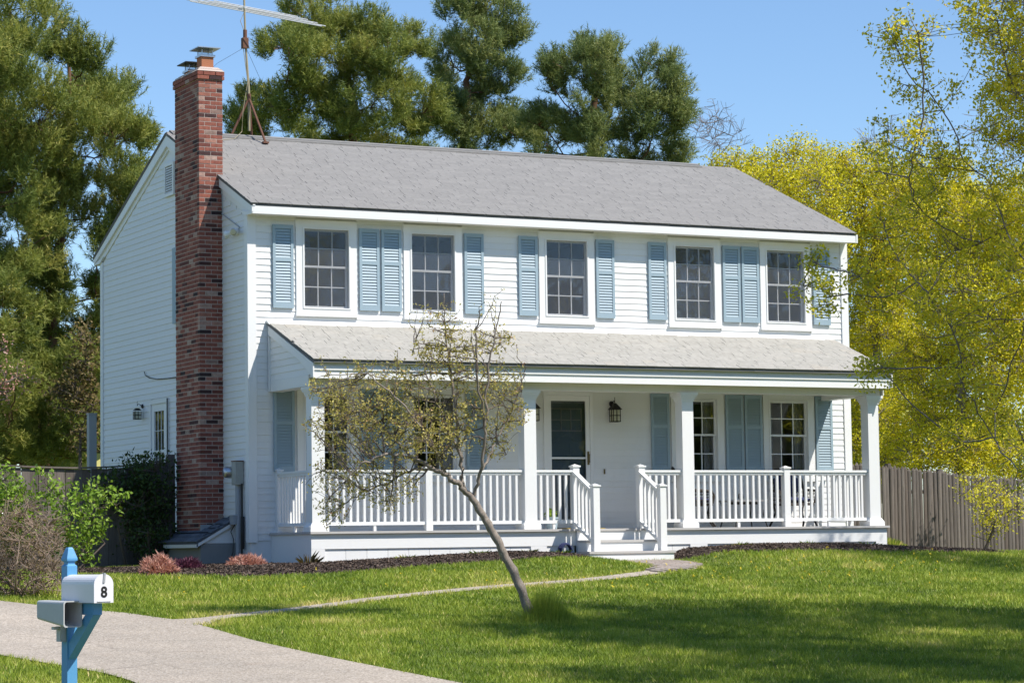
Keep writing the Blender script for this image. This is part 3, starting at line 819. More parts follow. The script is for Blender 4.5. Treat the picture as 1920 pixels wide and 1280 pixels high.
for zz, hh in ((.85, .55), (1.55, .55)):
    for k in (0, 1): MB().box(a0 + .10 + k * .35, a0 + .38 + k * .35, .055, .0615, zz, zz + hh).build('door_panel', 'door', entry)
MB().box(x0, x1, -.05, .12, .672, .699).build('threshold', 'deck', house)
MB().box(6.22, 6.235, -.045, -.018, 1.60, 1.68).build('doorbell', 'brass', house)
# side door: half glazed, white
y0, y1, z0, z1 = S_DOOR
MB().box(-.04, .06, y0, y0 + .07, z0, z1).box(-.04, .06, y1 - .07, y1, z0, z1).box(-.04, .06, y0 + .07, y1 - .07, z1 - .07, z1).build('door_frame', 'trim', house)
ga, gb = 3.90, 4.39
s_ = MB().box(-.02, .02, y0 + .072, ga, z0, z1 - .072).box(-.02, .02, gb, y1 - .072, z0, z1 - .072).box(-.02, .02, ga, gb, 2.79, z1 - .072).box(-.02, .02, ga, gb, z0, 1.0).box(-.02, .02, ga, gb, 2.09, 2.13)
sdoor = s_.build('side_door', 'trim', house)
for k in range(3):
    ya = ga + (gb - ga) * k / 3; yb = ga + (gb - ga) * (k + 1) / 3
    for za, zb in ((2.13, 2.46), (2.46, 2.79), (1.0, 2.09)): MB().box(-.002, .002, ya + .004, yb - .004, za + .004, zb - .004).build('pane', 'glass', sdoor)
MB().box(-.012, .012, ga + (gb - ga) / 3 - .004, ga + (gb - ga) / 3 + .004, 1.0, 2.79).box(-.012, .012, ga + (gb - ga) * 2 / 3 - .004, ga + (gb - ga) * 2 / 3 + .004, 1.0, 2.79).box(-.011, .011, ga, gb, 2.456, 2.464).build('muntin', 'trim', sdoor)
MB().box(.021, .10, y0 + .072, y1 - .072, z0, z1 - .08).build('door_lining', 'room', sdoor)
MB().tube([(-.02, 4.47, 1.95), (-.07, 4.47, 1.95)], .025).build('door_knob', 'brass', sdoor)

# ------------------------------------------------------------------ porch
PX0, PX1 = .34, 10.72
DZ = .69
MB().box(PX0 - .03, PX1 + .03, -1.66, -.001, DZ - .035, DZ).build('porch_deck', 'deck', house)
skirt = MB().box(PX0, PX1, -1.61, -1.57, .43, DZ - .036).box(PX0, PX0 + .04, -1.57, -.001, .05, DZ - .036).box(PX1 - .04, PX1, -1.57, -.001, .05, DZ - .036)
for a, b_ in ((PX0, .56), (4.02, 4.30), (6.17, 6.25), (6.90, 7.22), (PX1 - .22, PX1)): skirt.box(a, b_, -1.609, -1.571, .0, .4299)
skirt.box(.56, 4.02, -1.609, -1.571, -.02, .06).box(7.22, PX1 - .22, -1.609, -1.571, -.02, .06)
sk = skirt.build('porch_skirt', 'trim', house)
skb = MB().box(0, 1, -1.588, -1.572, .06, .429).mesh('skirt_board', 'trim')
for a, b_ in ((.56, 4.02), (4.30, 4.80), (6.25, 6.90), (7.22, PX1 - .22)):
    n = max(1, round((b_ - a) / .345))
    for k in range(n):
        p, q = a + (b_ - a) * k / n, a + (b_ - a) * (k + 1) / n
        place('skirt_board', skb, sk, (p + .003, 0, 0), (0, 0, 0), (q - p - .006, 1, 1))
# columns
def column(x):
    y = -1.43; h = .105
    c = MB().box(x - h, x + h, y - h, y + h, DZ + .13, 2.72).build('column', 'trim', house)
    MB().box(x - .15, x + .15, y - .15, y + .15, DZ + .001, DZ + .07).add(
        [(x - .145, y - .145, DZ + .0701), (x + .145, y - .145, DZ + .0701), (x + .145, y + .145, DZ + .0701), (x - .145, y + .145, DZ + .0701), (x - h - .004, y - h - .004, DZ + .1299), (x + h + .004, y - h - .004, DZ + .1299), (x + h + .004, y + h + .004, DZ + .1299), (x - h - .004, y + h + .004, DZ + .1299)],
        [(3, 2, 1, 0), (4, 5, 6, 7), (0, 1, 5, 4), (1, 2, 6, 5), (2, 3, 7, 6), (3, 0, 4, 7)]).build('base', 'trim', c)
    k = MB()
    for d_, z_, t_ in ((.118, 2.72, .035), (.132, 2.7551, .03), (.15, 2.7852, .03), (.165, 2.8153, .045)): k.box(x - d_, x + d_, y - d_, y + d_, z_, z_ + t_)
    k.build('capital', 'trim', c)
    return c
for x in (.495, 4.075, 6.94, 10.555): column(x)
# beam, soffit, fascia of the porch roof
BZ = 2.862
MB().box(PX0 + .02, PX1 - .02, -1.535, -1.325, BZ, 3.02).build('porch_beam', 'soffit', house)
MB().box(PX0 + .02, PX0 + .2, -1.325, -.036, BZ + .001, 3.02).build('porch_side_beam', 'trim', house)
MB().box(PX1 - .2, PX1 - .02, -1.325, -.036, BZ + .001, 3.02).build('porch_side_beam', 'trim', house)
MB().box(PX0 + .2, PX1 - .2, -1.325, -.03, 2.995, 3.01).build('porch_ceiling', 'soffit', house)
MB().box(PX0 - .005, PX1 + .01, -1.76, -1.535, 2.985, 3.0).build('porch_soffit', 'soffit', house)
MB().box(PX0 - .02, PX1 + .02, -1.79, -1.761, 2.968, 3.135).box(PX0 - .02, PX1 + .02, -1.81, -1.7901, 3.09, 3.1352).box(PX0 - .02, PX1 + .02, -1.785, -1.762, 3.1353, 3.205).build('porch_fascia', 'trim', house)
PYE, PZE, PZW = -1.865, 3.245, 3.955
psl = (PZW - PZE) / (-PYE)
RX0, RX1 = PX0 - .045, PX1 + .03
proof = MB().add(slab(RX0, RX1, PYE, PZE - .012, -.022, PZW - .012 - .022 * psl, .035), BOXF).build('porch_roof', 'roof_edge', house)
shingle_field(proof, RX0 - .012, RX1 + .01, PYE - .02, PZE - .004, -.022, PZW - .02 * psl, .135, .30, 'roof_pale', 9, jit=.3)
MB().add([(RX0 - .02, -.16, PZW - .16 * psl + .014), (RX1, -.16, PZW - .16 * psl + .014), (RX1, -.0235, PZW + .03), (RX0 - .02, -.0235, PZW + .03), (RX0 - .02, -.16, PZW - .16 * psl + .008), (RX1, -.16, PZW - .16 * psl + .008), (RX1, -.0235, PZW - .02), (RX0 - .02, -.0235, PZW - .02)], BOXF).build('flashing', 'trim', proof)
# closed gable ends of the porch with their own short boards
for X, s_, rot in ((PX0, 1, -math.pi / 2), (PX1, -1, math.pi / 2)):
    tri = [(-1.76, 3.0), (-.03, 3.0), (-.03, PZW - .06), (-1.76, PZE - .01)]
    g_ = MB().prism(tri, 'x', X + s_ * .002, X + s_ * .03).build('porch_gable', 'white', house)
    z = 3.03
    while z < PZW - .12:
        yl = max(-1.70, -(PZW - .10 - z - EXP) / psl)
        ln = -.07 - yl
        if ln > .06:
            if s_ > 0: place('clapboard', cb, g_, (X, -.07, z), (0, 0, rot), (ln, 1, 1))
            else: place('clapboard', cb, g_, (X, yl, z), (0, 0, rot), (ln, 1, 1))
        z += EXP
    xo = X - s_ * .042; xi = X - s_ * .022
    MB().prism([(-1.83, PZE - .055), (-.025, PZW - .065), (-.025, PZW - .20), (-1.30, PZE + .02), (-1.79, 2.985), (-1.83, 2.985)], 'x', xo, xi).build('rake_board', 'trim', g_)
    MB().box(min(xo, X - s_ * .005), max(xo, X - s_ * .005), -.07, -.035, 2.87, PZW - .22).build('gable_edge_strip', 'trim', g_)
    MB().box(min(X - s_ * .02, X), max(X - s_ * .02, X), -1.6, -.075, BZ + .002, 3.028).build('gable_base_board', 'trim', g_)

# ------------------------------------------------------------------ railings
bal = MB().box(-.019, .019, -.019, .019, 0, 1).mesh('baluster', 'trim')
def rail_run(p, q, zt=1.615, zb=.80, foot=True, n=None):
    p = Vector((*p, 0)); q = Vector((*q, 0)); d_ = q - p; L = d_.length; a = math.atan2(d_.y, d_.x)
    top = MB().box(0, L, -.045, .045, zt - .035, zt).box(0, L, -.025, .025, zt - .075, zt - .0351).mesh('railing', 'trim')
    r_ = place('railing', top, house, (p.x, p.y, 0), (0, 0, a))
    place('bottom_rail', MB().box(0, L, -.03, .03, zb - .02, zb + .03).mesh('bottom_rail', 'trim'), r_)
    n = n or max(2, round(L / .113) - 1)
    for k in range(n):
        place('baluster', bal, r_, ((k + 1) * L / (n + 1), 0, zb + .03), (0, 0, 0), (1, 1, zt - .075 - zb - .03))
    if foot: place('foot_block', MB().box(L / 2 - .02, L / 2 + .02, -.02, .02, DZ + .001, zb - .0201).mesh('foot_block', 'trim'), r_)
    return r_
def post(x, y, z0, z1, hw=.055, name='post'):
    p_ = MB().box(x - hw, x + hw, y - hw, y + hw, z0, z1).build(name, 'trim', house)
    MB().box(x - hw - .015, x + hw + .015, y - hw - .015, y + hw + .015, z1 + .0005, z1 + .025).add([(x - hw, y - hw, z1 + .0251), (x + hw, y - hw, z1 + .0251), (x + hw, y + hw, z1 + .0251), (x - hw, y + hw, z1 + .0251), (x, y, z1 + .05)], [(0, 1, 4), (1, 2, 4), (2, 3, 4), (3, 0, 4), (3, 2, 1, 0)]).build('cap', 'trim', p_)
YR = -1.45
rail_run((.60, YR), (2.285, YR)); rail_run((2.395, YR), (3.97, YR)); post(2.34, YR, DZ + .001, 1.64)
rail_run((4.18, YR), (4.845, YR)); post(4.90, YR, DZ + .001, 1.66)
rail_run((6.145, YR), (6.835, YR)); post(6.09, YR, DZ + .001, 1.66)
rail_run((7.045, YR), (8.785, YR)); post(8.84, YR, DZ + .001, 1.64); rail_run((8.895, YR), (10.45, YR))
rail_run((.45, -.09), (.45, -1.325)); post(.45, -.06, DZ + .001, 1.64, .045)
rail_run((10.6, -.09), (10.6, -1.325))
# steps
SX0, SX1 = 4.80, 6.17
st = [(-1.61, -1.95, .51), (-1.95, -2.30, .335)]
MB().box(SX0 + .02, SX1 - .02, -1.64, -1.612, .3, .654).build('riser', 'trim', house)
MB().box(SX0, SX1, -1.97, -1.66, .473, .51).build('tread', 'deck', house)
MB().box(SX0 + .02, SX1 - .02, -1.95, -1.66, .25, .4729).build('riser', 'trim', house)
MB().box(SX0 - .14, SX1 + .03, -2.33, -1.951, .298, .335).build('tread', 'deck', house)
MB().box(SX0 - .12, SX1 + .01, -2.31, -1.951, .0, .2979).build('riser', 'trim', house)
def stair_rail(x):
    post(x, -2.16, .336, 1.335)
    p = Vector((x, YR - .055, 1.60)); q = Vector((x, -2.105, 1.29))
    m_ = MB().prism([(p.y, p.z), (q.y, q.z), (q.y, q.z - .045), (p.y, p.z - .045)], 'x', x - .04, x + .04).build('stair_railing', 'trim', house)
    MB().prism([(p.y, p.z - .79), (q.y, q.z - .79), (q.y, q.z - .835), (p.y, p.z - .835)], 'x', x - .03, x + .03).build('bottom_rail', 'trim', m_)
    for k in range(4):
        t = (k + 1) / 5; y = p.y + (q.y - p.y) * t; zt = p.z + (q.z - p.z) * t
        place('baluster', bal, m_, (x, y, zt - .79), (0, 0, 0), (1, 1, .75))
stair_rail(4.865); stair_rail(6.06)

# ------------------------------------------------------------------ chimney
CX0, CX1, CY0, CY1 = -.395, .005, 1.12, 2.24
ch = MB().box(CX0 + .0045, CX1, CY0 + .0045, CY1 - .0045, .5, 8.09).build('chimney', 'mortar', house)
bl, bh, bw = .193, .0555, .092
course = EXP * 2 / 3
brs = []
rngb = random.Random(3)
z = .60; i = 0
while z < 8.04:
    cor = .0
    if z > 7.88: cor = .026
    x0_, x1_, y0_, y1_ = CX0 - cor, CX1 + cor, CY0 - cor, CY1 + cor
    sides = [('f', x0_, x1_), ('l', y0_ + bw, y1_)] + ([('b', x0_, x1_)] if z > 5.4 else []) + ([('r', y0_ + bw, y1_ - bw)] if z > 5.9 else [])
    for sd_, a, b_ in sides:
        t = a - (.1015 if (i % 2) ^ (sd_ in 'lr') else 0)
        while t < b_ - .03:
            p, q = max(t, a), min(t + bl, b_)
            if q - p > .035:
                j = rngb.uniform(-.002, .001)
                if sd_ == 'f': brs.append(((p, y0_ + j, z), (q - p, bw, bh)))
                elif sd_ == 'l': brs.append(((x0_ + j, p, z), (bw, q - p, bh)))
                elif sd_ == 'b': brs.append(((p, y1_ - bw + j, z), (q - p, bw, bh)))
                else: brs.append(((x1_ - bw + j, p, z), (bw, q - p, bh)))
            t += .2035
    z += course; i += 1
bm_ = MB().box(0, 1, 0, 1, 0, 1).mesh('brick', 'brick')
front = [t for t in brs if t[0][1] < CY0 + .02 and t[1][0] > t[1][1] * .9]
top = sorted(front, key=lambda t: -t[1][0] * t[1][2])[:300]
ids = {id(t) for t in top}
rest = MB()
for t in brs:
    (x, y, z), (sx, sy, sz) = t
    if id(t) in ids: place('brick', bm_, ch, (x, y, z), (0, 0, 0), (sx, sy, sz))
    else: rest.box(x, x + sx, y, y + sy, z, z + sz)
tag(rest.build('bricks', 'brick', ch), kind='stuff')
MB().add([(CX0 - .03, CY0 - .03, 8.045), (CX1 + .03, CY0 - .03, 8.045), (CX1 + .03, CY1 + .03, 8.045), (CX0 - .03, CY1 + .03, 8.045), (CX0 + .05, CY0 + .05, 8.12), (CX1 - .05, CY0 + .05, 8.12), (CX1 - .05, CY1 - .05, 8.12), (CX0 + .05, CY1 - .05, 8.12)], [(3, 2, 1, 0), (4, 5, 6, 7), (0, 1, 5, 4), (1, 2, 6, 5), (2, 3, 7, 6), (3, 0, 4, 7)]).build('crown', 'mortar', ch)
def flue(y, zt, dark):
    x = -.195
    f_ = MB().box(x - .10, x + .10, y - .11, y + .11, 8.05, zt).build('flue', 'clay', ch)
    MB().box(x - .125, x + .125, y - .135, y + .135, zt + .0005, zt + .035).build('flue_collar', 'galv', f_)
    MB().box(x - .09, x + .09, y - .1, y + .1, zt + .0355, zt + .13).build('spark_screen', 'screen', f_)
    for sx in (-1, 1):
        for sy in (-1, 1): MB().box(x + sx * .088 - .006, x + sx * .088 + .006, y + sy * .098 - .006, y + sy * .098 + .006, zt + .0355, zt + .13).build('cap_leg', 'galv', f_)
    k = MB().box(x - .19, x + .19, y - .21, y + .21, zt + .1305, zt + .146)
    k.add([(x - .18, y - .2, zt + .1465), (x + .18, y - .2, zt + .1465), (x + .18, y + .2, zt + .1465), (x - .18, y + .2, zt + .1465), (x, y, zt + .19)], [(0, 1, 4), (1, 2, 4), (2, 3, 4), (3, 0, 4), (3, 2, 1, 0)])
    k.build('rain_cap', 'galv' if not dark else 'black', f_)
flue(1.36, 8.30, False); flue(1.95, 8.16, True)
# small boxed base with its own shingled lean-to roof round the chimney foot
BX, BY0, BY1 = -.62, .52, 1.98
cbz = MB().box(BX, .0, BY0, BY1, .0, .545).build('chimney_base', 'concrete', house)
rz0, rz1 = .565, .955
def bz(x): return rz1 + (rz1 - rz0) * x / .70
MB().prism([(0, .546), (BX + .0, .546), (BX, bz(BX) - .035), (-.002, rz1 - .035)], 'y', BY0 + .002, BY0 + .03).build('gable_panel', 'trim', cbz)
MB().prism([(0, .546), (BX, .546), (BX, bz(BX) - .035), (-.002, rz1 - .035)], 'y', BY1 - .03, BY1).build('gable_panel', 'trim', cbz)
MB().prism([(-.003, rz1 - .03), (-.003, rz1), (-.70, rz0), (-.70, rz0 - .03)], 'y', BY0 - .05, BY1 + .03).build('lean_to_roof', 'roof_dark', cbz)
MB().prism([(-.003, rz1 - .09), (-.003, rz1 - .031), (-.70, rz0 - .031), (-.70, rz0 - .08)], 'y', BY0 - .045, BY0 - .012).box(-.705, -.68, BY0 - .045, BY1 + .02, rz0 - .085, rz0 - .032).build('eave_trim', 'trim', cbz)
shm = MB().box(0, .29, 0, .17, 0, .01).mesh('shingle', 'roof_dark')
ba = math.atan2(rz1 - rz0, .70)
for r_ in range(6):
    s_ = r_ * .135
    y = BY0 - .06 - (.15 if r_ % 2 else 0)
    while y < BY1 + .02:
        x = -.71 + s_ * math.cos(ba)
        if not (x > -.47 and CY0 - .25 < y < CY1 - .1) and y > BY0 - .2:
            o = place('shingle', shm, cbz, (x, y + .29, rz0 + .001 + s_ * math.sin(ba)), (0, 0, 0))
            o.rotation_euler = (Matrix.Rotation(-ba, 3, 'Y') @ Matrix.Rotation(-math.pi / 2, 3, 'Z')).to_euler()
            if y < BY0 - .06: o.scale = (.5, 1, 1)
        y += .295
MB().box(-.405, -.003, CY0 - .02, CY0 - .004, .70, .84).build('step_flashing', 'pvc', ch)
# cable clipped along the side wall
MB().tube([(-.03, 4.85, 3.50), (-.035, 4.80, 3.44), (-.03, 4.6, 3.38), (-.03, 4.2, 3.33), (-.03, 3.7, 3.31), (-.03, 3.3, 3.30), (-.03, 2.3, 3.30)], .008, 6).build('cable', 'black', house)
MB().tube([(-.03, .30, 5.45), (-.03, 1.05, 5.75), (-.03, 1.08, 6.2)], .007, 6).build('cable', 'pvc', house)
MB().tube([(-.045, 3.66, 2.98), (-.045, 3.66, 2.2), (-.045, 3.66, 1.0)], .010, 6).build('cable', 'black', house)

# ------------------------------------------------------------------ lamps on the walls
def lantern(name, label, loc, rz, tall=.36, group=None, glass='lamp_glass', hood=True):
    """local: wall at y=0, light hangs towards -y"""
    o = thing(name, label, 'lamp', loc, group, rz, False)
    MB().lathe([(.05, 0), (.05, .012), (.03, .02)], n=12).mesh('x', None)
    bp = MB().tube([(0, -.002, .12), (0, -.025, .12)], [.055, .045], 12).mesh('backplate', 'black'); place('backplate', bp, o)
    place('arm', MB().tube([(0, -.02, .12), (0, -.07, .16), (0, -.12, .17), (0, -.135, .13)], .010, 8).box(-.004, .004, -.139, -.131, .17, .24).mesh('arm', 'black'), o)
    h = tall * .62; w_ = .075
    k = MB()
    if hood: k.add([(-.105, -.24, .0), (.105, -.24, .0), (.105, -.03, .0), (-.105, -.03, .0), (-.02, -.155, .125), (.02, -.155, .125), (.02, -.115, .125), (-.02, -.115, .125)], [(3, 2, 1, 0), (4, 5, 6, 7), (0, 1, 5, 4), (1, 2, 6, 5), (2, 3, 7, 6), (3, 0, 4, 7)])
    else: k.add([(-.085, -.22, .02), (.085, -.22, .02), (.085, -.05, .02), (-.085, -.05, .02), (-.04, -.175, .07), (.04, -.175, .07), (.04, -.095, .07), (-.04, -.095, .07)], [(3, 2, 1, 0), (4, 5, 6, 7), (0, 1, 5, 4), (1, 2, 6, 5), (2, 3, 7, 6), (3, 0, 4, 7)])
    place('hood', k.mesh('hood', 'black'), o)
    c = MB()
    for sx in (-1, 0, 1):
        for sy in (-1, 0, 1):
            if sx or sy: c.box(sx * w_ - .006, sx * w_ + .006, -.135 + sy * w_ - .006, -.135 + sy * w_ + .006, -h, -.001)
    for zz in (-h, -h * .5): c.box(-w_ - .008, w_ + .008, -.135 - w_ - .008, -.135 - w_ + .004, zz - .006, zz + .008).box(-w_ - .008, w_ + .008, -.135 + w_ - .004, -.135 + w_ + .008, zz - .006, zz + .008).box(-w_ - .008, -w_ + .004, -.135 - w_, -.135 + w_, zz - .006, zz + .008).box(w_ - .004, w_ + .008, -.135 - w_, -.135 + w_, zz - .006, zz + .008)
    place('cage', c.mesh('cage', 'black'), o)
    place('lamp_glass', MB().box(-w_ + .01, w_ - .01, -.135 - w_ + .01, -.135 + w_ - .01, -h + .01, -.005).mesh('lamp_glass', glass), o)
    o.scale = (.86, .86, .86) if hood else (.72, .72, .72)
    return o
lantern('wall_lantern', 'black iron wall lantern right of the front door', (6.385, -.02, 2.655), 0, .37)
lantern('wall_lantern', 'black iron wall lantern left of the front door, mostly behind a porch column', (4.87, -.02, 2.655), 0, .37)
lantern('wall_lantern', 'small dark carriage lamp beside the side door on the gable wall', (-.02, 4.98, 2.83), -math.pi / 2, .30, None, 'lamp_glass', False)

fl = thing('floodlight', 'twin spotlight fixture high on the gable wall near the front corner', 'lamp', (-.02, .42, 5.36))
MB().tube([(-.02, .42, 5.40), (-.05, .42, 5.40)], [.06, .05], 14).build('backplate', 'trim', fl)
for p, q in (((-.06, .36, 5.40), (-.20, .20, 5.36)), ((-.06, .48, 5.40), (-.22, .66, 5.34))):
    p = Vector(p); q = Vector(q); d_ = (q - p).normalized()
    MB().tube([Vector((-.04, .42, 5.40)), p + d_ * .02], .013, 8).build('arm', 'galv', fl)
    l_ = MB().tube([p, p + d_ * .05, p + d_ * .11, p + d_ * .15], [.025, .032, .058, .062], 14).build('lamp_head', 'trim', fl, True)
    MB().tube([p + d_ * .1505, p + d_ * .156], [.056, .045], 14).build('lens', 'galv', l_)

# ------------------------------------------------------------------ electric meter
em = thing('electric_meter', 'round glass electric meter on a rust streaked box with a conduit down the gable wall', 'meter', (-.02, .33, .2))
bx = MB().box(-.14, -.022, .22, .42, 1.44, 1.80).box(-.146, -.1401, .23, .41, 1.45, 1.79).build('meter_box', 'meter', em)
MB().box(-.15, -.02, .21, .43, 1.8005, 1.815).build('box_lid', 'rust', em)
MB().tube([(-.14, .50, 1.64), (-.145, .50, 1.64), (-.21, .50, 1.64), (-.24, .50, 1.64)], [.09, .09, .085, .06], 18).build('meter_glass', 'galv', em, True)
MB().box(-.14, -.022, .422, .58, 1.55, 1.73).build('meter_socket', 'meter', em)
MB().tube([(-.07, .33, 1.44), (-.07, .33, .15)], .045, 12).build('conduit', 'pvc', em)
MB().tube([(-.05, .22, 1.46), (-.05, .215, .9), (-.06, .22, .3)], .014, 8).build('cable', 'black', em)
MB().tube([(-.05, .20, .95), (-.06, .18, .70), (-.05, .20, .45)], .03, 8).build('junction', 'black', em)
ub = thing('utility_box', 'small grey utility box with loose wires at the top of the lean-to beside the chimney', 'box', (-.02, .46, .82))
MB().box(-.16, -.02, .30, .47, .83, .965).box(-.165, -.02, .295, .475, .9655, .975).build('box_body', 'pvc', ub)
MB().tube([(-.10, .40, .83), (-.16, .42, .72), (-.13, .38, .60), (-.15, .36, .4), (-.2, .38, .25)], .008, 6).tube([(-.08, .36, .83), (-.10, .33, .7), (-.09, .36, .5)], .007, 6).build('wire', 'black', ub)

# ------------------------------------------------------------------ roof antenna
an = thing('roof_antenna', 'rusty tripod television antenna with long bright rods on the roof ridge', 'antenna', (1.43, D / 2, ZR))
MB().tube([(1.43, D / 2, ZR + .12), (1.425, D / 2, 8.3), (1.37, D / 2, 9.1), (1.35, D / 2, 9.95)], [.022, .022, .018, .018], 8).build('mast', 'mast', an)
for fx, fy in ((1.56, D / 2 - .42), (1.60, D / 2 + .3), (1.12, D / 2 + .05)):
    zf = ZR + .05 - abs(fy - D / 2) * SL
    l_ = MB().tube([(1.43, D / 2, 8.13), ((1.43 + fx) / 2, (D / 2 + fy) / 2, (8.13 + zf) / 2), (fx, fy, zf)], .021, 6).build('leg', 'rust', an)
    MB().box(fx - .05, fx + .05, fy - .04, fy + .04, zf - .02, zf + .012).build('foot_plate', 'rust', l_)
MB().tube([(1.43, D / 2, 8.05), (1.43, D / 2, 8.2)], .034, 8).build('collar', 'rust', an)
MB().box(1.31, 1.41, D / 2 - .05, D / 2 + .05, 8.98, 9.16).tube([(1.365, D / 2, 9.16), (1.365, D / 2, 9.3)], .035, 8).build('rotor', 'rust', an)
fw = Vector((.36, .915, .165)).normalized(); rt = Vector((.905, -.40, -.195)).normalized()
boomc = Vector((1.355, D / 2, 9.66))
MB().tube([boomc - fw * .95, boomc + fw * 1.05], .017, 6).build('boom', 'alu', an)
for k, (t, hl) in enumerate(((-.9, .62), (-.72, .72), (-.5, .80), (-.25, .90), (.05, 1.0), (.35, 1.08), (.65, 1.16), (.98, 1.24))):
    c_ = boomc + fw * t + rt * .2 + Vector((0, 0, .015 if k % 2 else -.015))
    MB().tube([c_ - rt * hl, c_ + rt * hl], .009, 6).build('element', 'alu', an)
MB().tube([(1.36, D / 2, 9.62), (1.28, D / 2, 9.45), (1.36, D / 2, 9.25), (1.33, D / 2, 9.0)], .006, 5).tube([(1.33, D / 2, 9.0), (1.40, D / 2 - .02, 8.4), (1.30, D / 2 - .05, 7.9), (1.25, D / 2 - .12, 7.52), (1.05, D / 2 - .3, 7.36), (.75, D / 2 - .36, 7.31)], .006, 5).build('lead_wire', 'mast', an)
MB().tube([(1.36, D / 2, 9.0), (.6, 2.9, 8.55), (.0, 2.25, 8.08)], .003, 4).tube([(1.38, D / 2, 9.0), (2.4, D / 2 + 1.2, 8.1), (3.6, D / 2 + 2.4, ZR - .9)], .003, 4).build('guy_wire', 'black', an)

# ------------------------------------------------------------------ fences
def fence_board(tw, th, point):
    m_ = MB()
    if point: m_.prism([(-tw / 2, 0), (tw / 2, 0), (tw / 2, .955), (tw * .12, 1.0), (-tw * .12, 1.0), (-tw / 2, .955)], 'y', -th / 2, th / 2)
    else: m_.box(-tw / 2, tw / 2, -th / 2, th / 2, 0, 1)
    return m_.mesh('board', 'fence')
lf = thing('board_fence', 'weathered grey board fence with a dipping top running left from the chimney', 'fence', (-.4, 2.7, .1))
bm1 = fence_board(.138, .022, False)
x = -.46; k = 0
while x > -6.2:
    top = float(np.interp(-x, [.3, .8, 1.3, 1.9, 2.6, 3.4, 6.5], [1.90, 1.82, 1.775, 1.755, 1.77, 1.81, 1.90]))
    zb = gz(x, 2.7) - .02
    place('board', bm1, lf, (x, 2.70 + random.uniform(-.004, .004), zb), (0, random.uniform(-.006, .006), 0), (1, 1, top - zb + random.uniform(-.006, .006)))
    x -= .143; k += 1
xs_ = np.linspace(-.4, -6.25, 30)
cap = MB(); prev = None
for x in xs_:
    zt = float(np.interp(-x, [.3, .8, 1.3, 1.9, 2.6, 3.4, 6.5], [1.90, 1.82, 1.775, 1.755, 1.77, 1.81, 1.90])) + .012
    if prev: cap.add([(prev[0], 2.65, prev[1]), (x, 2.65, zt), (x, 2.75, zt), (prev[0], 2.75, prev[1]), (prev[0], 2.65, prev[1] + .025), (x, 2.65, zt + .025), (x, 2.75, zt + .025), (prev[0], 2.75, prev[1] + .025)], [(0, 3, 2, 1), (4, 5, 6, 7), (0, 1, 5, 4), (2, 3, 7, 6)])
    prev = (x, zt)
cap.build('cap_rail', 'fence', lf)
for x, h_ in ((-.34, 2.0), (-2.6, 1.72), (-5.0, 1.8)): MB().box(x - .06, x + .06, 2.73 if x < -1 else 2.62, 2.85 if x < -1 else 2.74, .0, h_).build('fence_post', 'fence', lf)
for zz in (.5, 1.35): MB().box(-6.2, -.42, 2.715, 2.755, zz, zz + .07).build('rail', 'fence', lf)
rf = thing('stockade_fence', 'tall weathered stockade fence right of the house behind the lawn', 'fence', (15, 4.0, .1))
pk = [MB().prism([(.0425 * math.cos(math.pi * q / 6), -.032 * math.sin(math.pi * q / 6)) for q in range(7)], 'z', 0, .965).add([(.0425, 0, .965), (0, -.032, .965), (-.0425, 0, .965), (0, -.006, 1.0)], [(0, 1, 3), (1, 2, 3), (2, 0, 3)]).mesh('picket', 'fence')]
x = 11.2; k = 0
while x < 21.5:
    top = float(np.interp(x, [11, 14.6, 17, 19, 22], [2.05, 1.92, 1.70, 1.62, 1.6])) + random.uniform(-.02, .02)
    zb = gz(x, 4.0) - .03
    place('picket', pk[0], rf, (x, 4.0 + random.uniform(-.006, .006), zb), (random.uniform(-.008, .008), random.uniform(-.01, .01), 0), (random.uniform(1.02, 1.12), random.uniform(.8, 1.2), top - zb))
    x += .088; k += 1
for x in (11.25, 13.6, 14.78, 16.0, 18.4, 20.8): MB().tube([(x, 4.05, 0), (x, 4.05, float(np.interp(x, [11, 14.6, 17, 19, 22], [2.05, 1.95, 1.74, 1.66, 1.6])))], .06, 8).build('fence_post', 'fence', rf)
for zz in (.45, 1.35): MB().box(11.2, 21.5, 4.02, 4.06, zz, zz + .07).build('rail', 'fence', rf)
gp = thing('utility_post', 'plain blue grey post standing behind the board fence at the house rear corner', 'post', (.03, 7.95, .2))
MB().box(-.04, .10, 7.88, 8.02, .1, 2.93).build('shaft', 'pvc', gp); MB().box(-.05, .11, 7.87, 8.03, 2.931, 2.955).build('cap', 'pvc', gp)

# ------------------------------------------------------------------ mailbox on its blue post
MR = math.atan2(-.975, .223); MP = (-8.318, -17.437)
mz = gz(*MP)
pst = thing('mailbox_post', 'sky blue wooden mailbox post with a pointed finial and diagonal brace', 'post', (MP[0], MP[1], mz), None, MR, False)
def zz_(z): return z - mz
h = .0445
place('shaft', MB().box(-h, h, -h, h, -.25, zz_(.30)).mesh('shaft', 'bluepost'), pst)
fin = MB()
pr = [(.30, .0445), (.312, .0445), (.326, .031), (.343, .031), (.356, .047), (.372, .047), (.445, .024), (.459, .017)]
vs = []; fs = []
for z, r_ in pr: vs += [(-r_, -r_, zz_(z)), (r_, -r_, zz_(z)), (r_, r_, zz_(z)), (-r_, r_, zz_(z))]
for i in range(len(pr) - 1):
    for q in range(4): fs.append((i * 4 + q, i * 4 + (q + 1) % 4, i * 4 + 4 + (q + 1) % 4, i * 4 + 4 + q))
fs += [(3, 2, 1, 0), tuple(range(len(vs) - 4, len(vs)))]
place('finial', fin.add(vs, fs).mesh('finial', 'bluepost'), pst)
place('arm', MB().box(h + .0005, .43, -.04, .04, zz_(-.068), zz_(.022)).mesh('arm', 'bluepost'), pst)
